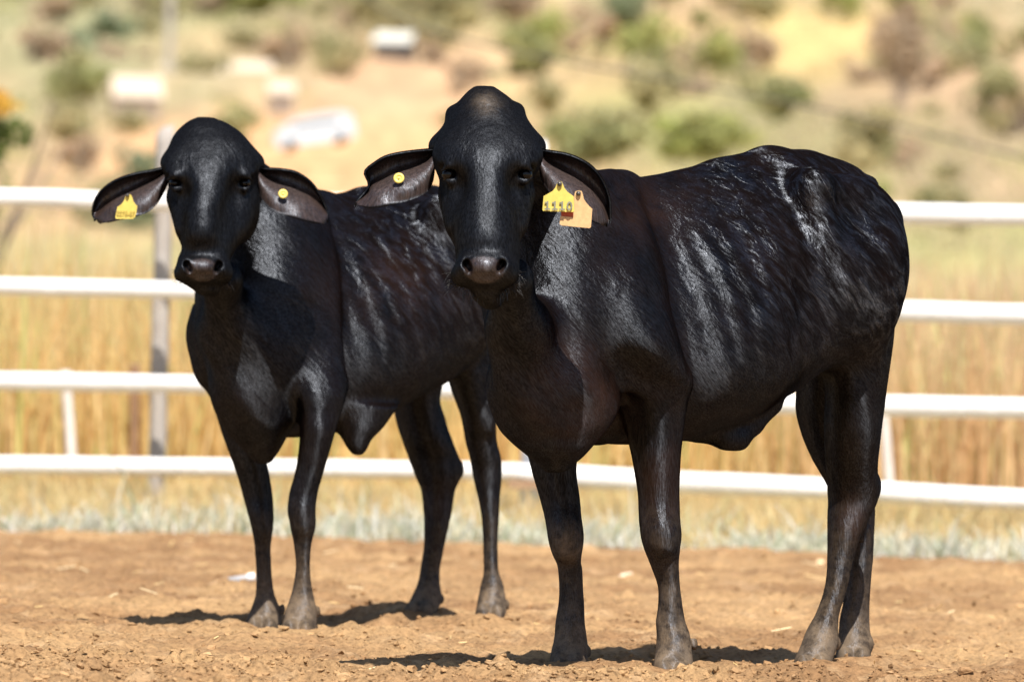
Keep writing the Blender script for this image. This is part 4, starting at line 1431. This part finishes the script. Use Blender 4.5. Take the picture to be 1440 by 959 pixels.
def build_hill():
    m = attr_mat('hillside_soil_and_grass', .95, .1, bscale=1.2)
    ys = np.unique(np.concatenate([np.geomspace(66, 1900, 330), np.geomspace(1900, 2600, 20)]))
    ss = np.concatenate([-np.geomspace(6.0, .09, 40)[:-1], np.linspace(-.09, .09, 330), np.geomspace(.09, 6.0, 40)[1:]])
    S_, Y = np.meshgrid(ss, ys)
    X = S_ * Y
    Z = hill_z(Y) + .05 + np.minimum(.012 * (Y - 66), 4.0) * fbm(X / (20 + Y * .05), Y / (30 + Y * .08), 3, 231)
    V = np.stack([X.ravel(), Y.ravel(), Z.ravel()], 1)
    nx = len(ss); ny = len(ys)
    i = (np.arange(ny - 1)[:, None] * nx + np.arange(nx - 1)[None, :]).ravel()
    Q = np.stack([i, i + 1, i + nx + 1, i + nx], 1)
    o = mesh_obj('hillside', V, Q, m, None, True, dict(col=hill_col(V[:, 0], V[:, 1], V[:, 2])))
    tag(o, kind='structure')


def hill_point(px, py):
    """the spot of the slope behind a given direction"""
    d = P(px, py, 1.0)
    s = np.arange(60, 2300, 2.0)
    z = CAMH + (d[2] - CAMH) * s
    k = np.nonzero(hill_z(s) + .05 > z)[0]
    D = s[k[0]] if len(k) else 2200.0
    q = P(px, py, D)
    q[2] = hill_z(D)
    return q, D


def crown_mesh(name, hw, hh, n, leaf, pal, parent=None, seed=0, loc=None, flat=.9):
    """leaves gathered in clumps through an uneven volume"""
    r = np.random.default_rng(seed)
    nc = 16
    cc = r.normal(0, 1, (nc, 3)); cc /= np.linalg.norm(cc, axis=1)[:, None]
    cc *= r.uniform(.15, .78, (nc, 1))
    cr = r.uniform(.20, .46, nc)
    i = r.integers(0, nc, n)
    q = r.normal(0, 1, (n, 3)); q /= np.linalg.norm(q, axis=1)[:, None]
    q = cc[i] + q * (cr[i] * r.uniform(.45, 1.05, n) ** .6)[:, None]
    q = q * np.array([hw, hw * flat, hh]) + np.array([0, 0, hh])
    q[:, 2] = np.maximum(q[:, 2], 0)
    a = r.normal(0, 1, (n, 3)); a /= np.linalg.norm(a, axis=1)[:, None]
    b = np.cross(a, r.normal(0, 1, (n, 3))); b /= np.linalg.norm(b, axis=1)[:, None]
    L = leaf * r.uniform(.6, 1.4, (n, 1))
    V = np.stack([q - a * L, q + b * L * .45, q + a * L, q - b * L * .45], 1).reshape(-1, 3)
    Q = np.arange(n * 4).reshape(-1, 4)
    pal = np.array(pal)
    cl = pal[r.integers(0, len(pal), nc)]
    c = cl[i] * r.uniform(.75, 1.25, (n, 1))
    c = np.concatenate([np.repeat(c, 4, 0), np.ones((n * 4, 1))], 1)
    o = mesh_obj(name, V, Q, LEAF, parent, False, dict(col=np.clip(c, 0, 1)))
    return o


def trunk_mesh(h, r, parent, mat, seed=0):
    rr = random.Random(seed)
    V = []; Q = []
    def limb_(p0, p1, r0, r1):
        ns = 8; b0 = len(V)
        d = (p1 - p0).normalized(); a = d.orthogonal().normalized(); b = d.cross(a)
        for i in range(5):
            t = i / 4
            for s in range(ns):
                g = 2 * math.pi * s / ns
                q = p0.lerp(p1, t) + (a * math.cos(g) + b * math.sin(g)) * (r0 + (r1 - r0) * t)
                V.append(tuple(q))
        for i in range(4):
            for s in range(ns):
                t = (s + 1) % ns
                Q.append([b0 + i * ns + s, b0 + i * ns + t, b0 + (i + 1) * ns + t, b0 + (i + 1) * ns + s])
    top = Vector((rr.uniform(-.1, .1) * h, rr.uniform(-.1, .1) * h, h))
    limb_(Vector((0, 0, -.05 * h)), top, r, r * .55)
    for i in range(5):
        a = rr.uniform(0, 6.28)
        limb_(top * rr.uniform(.6, 1), top + Vector((math.cos(a) * h * .7, math.sin(a) * h * .7, h * rr.uniform(.4, .9))), r * .45, r * .12)
    return mesh_obj('trunk', V, Q, mat, parent, True)


GREENS = [(0.374, 0.386, 0.173), (0.445, 0.445, 0.209), (0.327, 0.339, 0.162), (0.492, 0.457, 0.244)]  # palettes from here down are paled: haze is put into the leaf colours
OLIVE = [(0.492, 0.445, 0.244), (0.421, 0.386, 0.221), (0.563, 0.492, 0.28), (0.445, 0.433, 0.232)]
DARK = [(0.268, 0.315, 0.185), (0.327, 0.35, 0.209), (0.28, 0.327, 0.209)]
DRY = [(0.539, 0.421, 0.291), (0.61, 0.468, 0.327), (0.445, 0.362, 0.268)]
LIME = [(0.398, 0.433, 0.138), (0.468, 0.468, 0.185), (0.35, 0.362, 0.138)]


def build_vegetation():
    bark = simple_mat('bark', (.22, .17, .13), .9, .3, 20, .01)
    # trees and big bushes that can be told apart: px, base y, width px, height px, palette, label, kind, trunk
    T = [(882, 100, 96, 150, DARK, 'dark green tree at the top of the picture above the bigger cow\'s neck', 'tree', 1),
         (850, 235, 190, 100, GREENS, 'wide green bush right behind the head of the bigger cow', 'bush', 0),
         (985, 232, 170, 80, LIME, 'yellow-green bush above the back of the bigger cow', 'bush', 0),
         (1098, 175, 130, 85, GREENS, 'rounded green bush above the hips of the bigger cow', 'bush', 0),
         (1265, 160, 110, 170, DRY, 'tall bare brownish tree right of centre on the slope', 'tree', 1),
         (1400, 200, 120, 110, OLIVE, 'olive bush at the right edge above the top rail', 'bush', 0),
         (1220, 260, 140, 120, OLIVE, 'olive-brown bush behind the rump of the bigger cow', 'bush', 0),
         (465, 120, 110, 90, OLIVE, 'olive bush above the white car', 'bush', 0),
         (105, 150, 130, 90, GREENS, 'green bush at upper left of the slope', 'bush', 0),
         (95, 215, 100, 80, OLIVE, 'grey-green bush below the green one at left', 'bush', 0),
         (625, 55, 150, 80, OLIVE, 'olive tree right of the pale shed roof', 'tree', 1),
         (350, 25, 170, 60, LIME, 'bright yellow-green tree at the top left edge', 'tree', 1),
         (720, 40, 90, 80, DRY, 'brownish grey leafless bush near the top middle', 'bush', 0),
         (930, 30, 70, 70, GREENS, 'small green tree beside the dark one at the top', 'tree', 1),
         (170, 320, 150, 70, OLIVE, 'low green bush just above the top rail at left', 'bush', 0),
         (1330, 330, 110, 100, OLIVE, 'hazy green bush behind the top rail at right', 'bush', 0)]
    for i, (px, py, wp, hp, pal, lab, kind, tr) in enumerate(T):
        q, D = hill_point(px, py)
        hw = wp * D / F / 2; hh = hp * D / F / 2
        if tr:
            root = empty('tree', q)
            tag(root, lab, 'tree')
            trunk_mesh(hh * .8, hh * .09, root, bark, i)
            c = crown_mesh('crown', hw, hh * .85, 1500, hw * .11, pal, root, 300 + i)
            c.location = (0, 0, hh * .35)
        else:
            o = crown_mesh('bush', hw, hh, 1500, hw * .10, pal, None, 300 + i)
            o.location = tuple(q)
            tag(o, lab, 'bush')
    # leafy tree nearer at the left edge
    D = 72.0
    root = empty('tree', (-4.80, D, .1))
    tag(root, 'leafy green tree with yellow flowers poking in at the left edge', 'tree')
    trunk_mesh(1.5, .06, root, bark, 77)
    c = crown_mesh('crown', .82, .66, 2600, .042, [(.12, .17, .04), (.20, .26, .07), (.28, .33, .12), (.08, .11, .03)], root, 401)
    c.location = (-.1, 0, 1.70)
    c = crown_mesh('flowering_crown', .62, .20, 500, .04, [(.75, .42, .06), (.80, .55, .12)], root, 402)
    c.location = (-.1, -.1, 2.60)
    # smaller bushes over the slope, copies of a few
    protos = []
    for j, pal in enumerate((GREENS, OLIVE, DRY, DARK, LIME)):
        protos.append(crown_mesh('bush', 1, .8, 420, .15, pal, None, 500 + j))
    names = ['small green bush dotted on the slope', 'small olive bush dotted on the slope', 'small dry brown bush dotted on the slope', 'small dark bush dotted on the slope', 'small lime green bush dotted on the slope']
    first = [True] * 5
    for n in range(150):
        px = random.uniform(-80, 1520); py = random.choice((random.uniform(0, 130), random.uniform(10, 330)))
        if 330 < px < 640 and 110 < py < 300: continue
        if 380 < px < 510 and 110 < py < 260: continue
        if px > 700: j = random.choice((0, 1, 1, 2, 2, 4, 0))
        else: j = random.choice((0, 1, 1, 1, 2, 2, 3))
        q, D = hill_point(px, py)
        s = random.uniform(18, 60) * D / F
        o = protos[j] if first[j] else protos[j].copy()
        if not first[j]: COL.objects.link(o)
        first[j] = False
        o.location = tuple(q); o.scale = (s, s, s * random.uniform(.6, 1.25)); o.rotation_euler = (0, 0, random.uniform(0, 6.28))
        tag(o, names[j], 'bush', 'small bushes scattered on the ' + ['green', 'olive', 'dry', 'dark', 'lime'][j] + ' slope')


def box_mb(V, Q, c, s, rz=0.0):
    b = len(V)
    ca, sa = math.cos(rz), math.sin(rz)
    for dx, dy, dz in ((-1, -1, -1), (1, -1, -1), (1, 1, -1), (-1, 1, -1), (-1, -1, 1), (1, -1, 1), (1, 1, 1), (-1, 1, 1)):
        x, y, z = dx * s[0], dy * s[1], dz * s[2]
        V.append((c[0] + x * ca - y * sa, c[1] + x * sa + y * ca, c[2] + z))
    for f in ((0, 3, 2, 1), (4, 5, 6, 7), (0, 1, 5, 4), (1, 2, 6, 5), (2, 3, 7, 6), (3, 0, 4, 7)):
        Q.append([b + i for i in f])


def shed(px, py, wpx, roofpx, wallpx, lab, wallm, roofm, darkm, rz=.15):
    q, D = hill_point(px, py)
    k = D / F
    root = empty('farm_building', q)
    tag(root, lab, 'building', 'farm buildings on the slope')
    w2 = wpx * k / 2; hw = wallpx * k; hr = roofpx * k; d2 = w2 * .7
    V = []; Q = []
    box_mb(V, Q, (0, 0, hw / 2 - .2), (w2 * .88, d2 * .85, hw / 2 + .2))
    mesh_obj('wall', V, Q, wallm, root, False)
    V = [(-w2, -d2, hw), (w2, -d2, hw), (w2 * .96, 0, hw + hr), (-w2 * .96, 0, hw + hr), (-w2, d2, hw), (w2, d2, hw)]
    V += [(x, y, z - .12) for x, y, z in V]
    Q = [[0, 1, 2, 3], [3, 2, 5, 4], [6, 9, 8, 7], [9, 10, 11, 8], [0, 6, 7, 1], [4, 5, 11, 10], [0, 3, 9, 6], [3, 4, 10, 9], [1, 7, 8, 2], [2, 8, 11, 5]]
    mesh_obj('roof', V, Q, roofm, root, False)
    V = []; Q = []
    box_mb(V, Q, (-w2 * .3, -d2 * .86, hw * .40), (w2 * .14, .04, hw * .40))
    mesh_obj('door', V, Q, darkm, root, False)
    V = []; Q = []
    box_mb(V, Q, (w2 * .35, -d2 * .86, hw * .55), (w2 * .14, .04, hw * .2))
    mesh_obj('window', V, Q, darkm, root, False)
    root.rotation_euler = (0, 0, rz)


def build_scrub():
    # far scrub: thousands of leafless twigs and leaves nobody could count
    N = 110000
    px = RNG.uniform(-200, 1640, N); py = RNG.uniform(-60, 345, N)
    D = np.interp((479.5 - py) / F, (hill_z(np.arange(80, 2000, 10.)) - CAMH) / np.arange(80, 2000, 10.), np.arange(80, 2000, 10.))
    x = (px - 720) * D / F
    m = fbm(px * .012 + 5, py * .022, 4, 301)
    left = smooth01((330 - px) / 250) * smooth01((230 - py) / 90) + smooth01((80 - py) / 60) * smooth01((760 - px) / 300)
    right = smooth01((px - 740) / 120) * np.exp(-((py - 195) / 60.) ** 2) + smooth01((px - 1150) / 150) * .6
    bare = np.exp(-(((px - 440) / 190.) ** 2 + ((py - 235) / 55.) ** 2)) * 1.5 + np.exp(-(((px - 560) / 120.) ** 2 + ((py - 125) / 55.) ** 2))
    k = RNG.random(N) < np.clip(.32 + 1.6 * m + .8 * left + .5 * right - bare, 0, 1)
    px, py, D, x, left = px[k], py[k], D[k], x[k], left[k]
    N = len(x)
    sz = RNG.uniform(3.5, 10, N) * D / F
    z = hill_z(D) + RNG.random(N) ** 1.5 * sz * 1.6
    hue = fbm(px * .010 + 40, py * .018, 3, 311)
    c = pick(OLIVE + DRY, N)
    g = hue > .08; c[g] = pick(GREENS + OLIVE, int(g.sum()))
    g = hue > .26; c[g] = pick(LIME + GREENS, int(g.sum()))
    a = RNG.normal(0, 1, (N, 3)); a /= np.linalg.norm(a, axis=1)[:, None]
    b = np.cross(a, RNG.normal(0, 1, (N, 3))); b /= np.linalg.norm(b, axis=1)[:, None]
    q = np.stack([x, D, z], 1); s_ = sz[:, None] * .5
    V = np.stack([q - a * s_, q + b * s_ * .6, q + a * s_, q - b * s_ * .6], 1).reshape(-1, 3)
    o = mesh_obj('scrub', V, np.arange(N * 4).reshape(-1, 4), LEAF, None, False, dict(col=np.concatenate([np.repeat(c, 4, 0), np.ones((N * 4, 1))], 1)))
    tag(o, 'far-off dry and olive scrub covering the slope', 'scrub', kind='stuff')


def build_far_things():
    wallm = simple_mat('pale_plaster', (.30, .24, .19), .9, .1, 3)
    roofm = simple_mat('pale_roof_sheet', (.52, .43, .33), .7, .08, 3)
    roofg = simple_mat('light_grey_roof', (.55, .54, .48), .7, .08, 3)
    darkm = simple_mat('dark_opening_and_shade', (.06, .05, .045), .8, .2, 3)
    shed(190, 160, 74, 30, 24, 'small farm building with a pale sloping roof, lowest at the left', wallm, roofm, darkm, .2)
    shed(272, 124, 96, 22, 12, 'long low building with a cream roof behind the left cow\'s head', wallm, roofm, darkm, -.1)
    shed(352, 116, 64, 18, 12, 'low building with a cream roof right of the long one', wallm, roofm, darkm, .05)
    shed(395, 152, 40, 16, 22, 'little pale hut just above the white car', wallm, roofm, darkm, .1)
    shed(555, 82, 58, 15, 22, 'shed with a light grey roof and dark shade beneath, near the top', darkm, roofg, darkm, -.25)  # dark wall colour stands in for the shade under the roof
    shed(795, 55, 60, 10, 12, 'bluish grey roofed building near the top centre', wallm, simple_mat('blue_grey_roof', (.42, .45, .50), .7, .08, 3), darkm, .1)
    # white car on the slope
    q, D = hill_point(443, 204)
    D = D; k = D / F
    root = empty('parked_car', q)
    tag(root, 'white parked car on the orange slope between the two heads', 'car')
    Lc = 116 * k; Hc = 44 * k; Wc = Lc * .42
    prof = [(-.5, .16), (-.49, .44), (-.44, .60), (-.30, .80), (-.14, .97), (.10, 1.0), (.34, .99), (.455, .90), (.495, .62), (.5, .18), (.46, .10), (-.46, .10)]
    V = []; Q = []
    n = len(prof)
    for sgn, ins in ((-1, .0), (-.93, 0), (.93, 0), (1, 0)):
        for x, z in prof:
            narrow = .86 if z > .65 else 1.0
            shrink = .985 if abs(sgn) == 1 else 1.0
            V.append((x * Lc * shrink, sgn * Wc / 2 * narrow, z * Hc * (shrink if z > .3 else 1)))
    for a in range(3):
        for i in range(n):
            j = (i + 1) % n
            Q.append([a * n + i, a * n + j, (a + 1) * n + j, (a + 1) * n + i][::-1])
    Q.append(list(range(n))[::-1][::-1]); Q.append([3 * n + i for i in range(n)][::-1])
    wp = simple_mat('white_car_paint', (.50, .54, .58), .25, .03, 3)
    gl = simple_mat('car_window_glass', (.05, .07, .09), .1, .2, 3)
    ty = simple_mat('tyre_rubber', (.03, .03, .03), .8, .2, 3)
    mesh_obj('body', V, Q, wp, root, False)
    V = []; Q = []
    for s in (-1, 1):
        b = len(V)
        for x, z in ((-.31, .64), (.30, .64), (.32, .76), (-.22, .76)):
            V.append((x * Lc, s * (Wc / 2 * .935), z * Hc)); V.append((x * Lc, s * (Wc / 2 * .80), z * Hc))
        for i in range(4):
            j = (i + 1) % 4
            Q.append([b + 2 * i, b + 2 * j, b + 2 * j + 1, b + 2 * i + 1])
        Q.append([b, b + 2, b + 4, b + 6]); Q.append([b + 7, b + 5, b + 3, b + 1])
    mesh_obj('side_windows', V, Q, gl, root, False)
    for x in (-.31, .31):
        for s in (-1, 1):
            lathe('wheel', [(Hc * .17, -.03 * Lc), (Hc * .2, 0), (Hc * .2, .04 * Lc), (Hc * .17, .05 * Lc)], (x * Lc, s * Wc * .42 - .02 * Lc, Hc * .14), (0, 1, 0), ty, root, 16)
    root.rotation_euler = (0, math.radians(-9), math.radians(8))
    # utility pole and the sagging wire
    pm = simple_mat('concrete_pole', (.36, .33, .29), .9, .1, 3)
    q, D = hill_point(238, 128)
    o = post_mesh('utility_pole', 240, -60, 237, 128, 11, D, pm, None, 9, ragged=0)
    tag(o, 'pale utility pole rising above the left cow\'s head', 'pole')
    wm = simple_mat('cable_black', (.05, .045, .04), .6, .1, 3)
    V = []; Q = []
    pts = [(470, -30), (590, 38), (720, 72), (880, 103), (1050, 133), (1240, 172), (1440, 222), (1600, 262)]
    T_, R_ = dense([(a, b) for a, b in pts], 60)
    Dw = 95.0; ns = 6
    for a, (b,) in zip(T_, R_):
        p = P(a, b, Dw)
        for s in range(ns):
            g = 2 * math.pi * s / ns
            V.append(p + np.array([0, math.cos(g), math.sin(g)]) * .016)
    for i in range(len(T_) - 1):
        for s in range(ns):
            t = (s + 1) % ns
            Q.append([i * ns + s, i * ns + t, (i + 1) * ns + t, (i + 1) * ns + s])
    o = mesh_obj('overhead_cable', V, Q, wm, None, True)
    tag(o, 'thin dark overhead cable sloping down to the right across the hill', 'cable')


def build_litter():
    # syringe-like white-capped tube on the dirt
    def gp(px, py):
        u, v = px - 720, 479.5 - py
        D = -CAMH * F / (u * SR + v * CR)
        q = P(px, py, D)
        q[2] = float(ground_h(np.array([q[0]]), np.array([q[1]]))[0])
        return q
    wm = simple_mat('white_plastic', (.82, .82, .82), .4, .03, 30)
    gm = simple_mat('clear_grey_plastic', (.34, .34, .35), .3, .1, 30)
    p = gp(331, 820)
    a = np.array(p) + [-.045, .0, .030]
    root = empty('plastic_tube', p)
    tag(root, 'small grey plastic tube with a white cap left of the smaller cow\'s feet', 'litter')
    t = lathe('tube', [(.009, -.022), (.013, -.02), (.014, .03), (.013, .055), (.0115, .068)], (-.018, 0, .022), (1, 0, .18), gm, root)
    c = lathe('cap', [(.014, .0), (.0165, .002), (.0165, .026), (.014, .029)], (.042, 0, .033), (1, 0, .18), wm, root)
    # pale chips and straws
    def chip(px, py, L, Wd, H, col, lab, rz, cat='stone'):
        q = gp(px, py)
        v0, f0 = ico()
        r = np.random.default_rng(int(px))
        V = v0 * (1 + r.normal(0, .14, (12, 1))) * np.array([L, Wd, H])
        ca, sa = math.cos(rz), math.sin(rz)
        V = np.stack([V[:, 0] * ca - V[:, 1] * sa, V[:, 0] * sa + V[:, 1] * ca, V[:, 2] + V[:, 0] * .25], 1)
        o = mesh_obj('stone' if cat == 'stone' else 'wood_chip', V, f0, simple_mat('chip_' + cat, col, .85, .2, 60, .004), None, False)
        o.location = (q[0], q[1], q[2] + H * .5)
        tag(o, lab, cat)
    chip(878, 810, .040, .02, .016, (.74, .60, .44), 'pale chip of wood lying between the front legs of the bigger cow', .5, 'wood chip')
    chip(1153, 796, .022, .02, .02, (.76, .54, .32), 'pale rounded stone beside the hind legs of the bigger cow', .2)
    m = leaf_mat('straw', .6, .1)
    N = 90
    y = RNG.uniform(20.2, 35, N); x = RNG.uniform(-1, 1, N) * y * .068
    L = RNG.uniform(.02, .09, N); a = RNG.uniform(0, 6.28, N)
    z = ground_h(x, y) + .007
    d = np.stack([np.cos(a) * L, np.sin(a) * L, RNG.uniform(-.1, .35, N) * L], 1)
    b = np.stack([-np.sin(a), np.cos(a), 0 * a], 1) * RNG.uniform(.0012, .003, (N, 1))
    up = np.array([0, 0, .0022])
    p0 = np.stack([x, y, z], 1)
    V = np.stack([p0 - b, p0 + b, p0 + up, p0 + d - b, p0 + d + b, p0 + d + up], 1).reshape(-1, 3)
    k = np.arange(N) * 6
    Q = np.concatenate([np.stack([k, k + 1, k + 4, k + 3], 1), np.stack([k + 1, k + 2, k + 5, k + 4], 1), np.stack([k + 2, k, k + 3, k + 5], 1)])
    c = pick([(.78, .58, .28), (.70, .50, .22), (.80, .66, .40)], N)
    o = mesh_obj('straw', V, Q, m, None, False, dict(col=np.concatenate([np.repeat(c, 6, 0), np.ones((N * 6, 1))], 1)))
    tag(o, 'loose bits of yellow straw on the dirt', 'straw', kind='stuff')


LEAF = leaf_mat('leaf_and_blade')
build_ground()
build_hill()
build_fence()
build_cow_front()
build_cow_back()
build_vegetation()
build_scrub()
build_far_things()
build_clods()
build_grass()
build_litter()
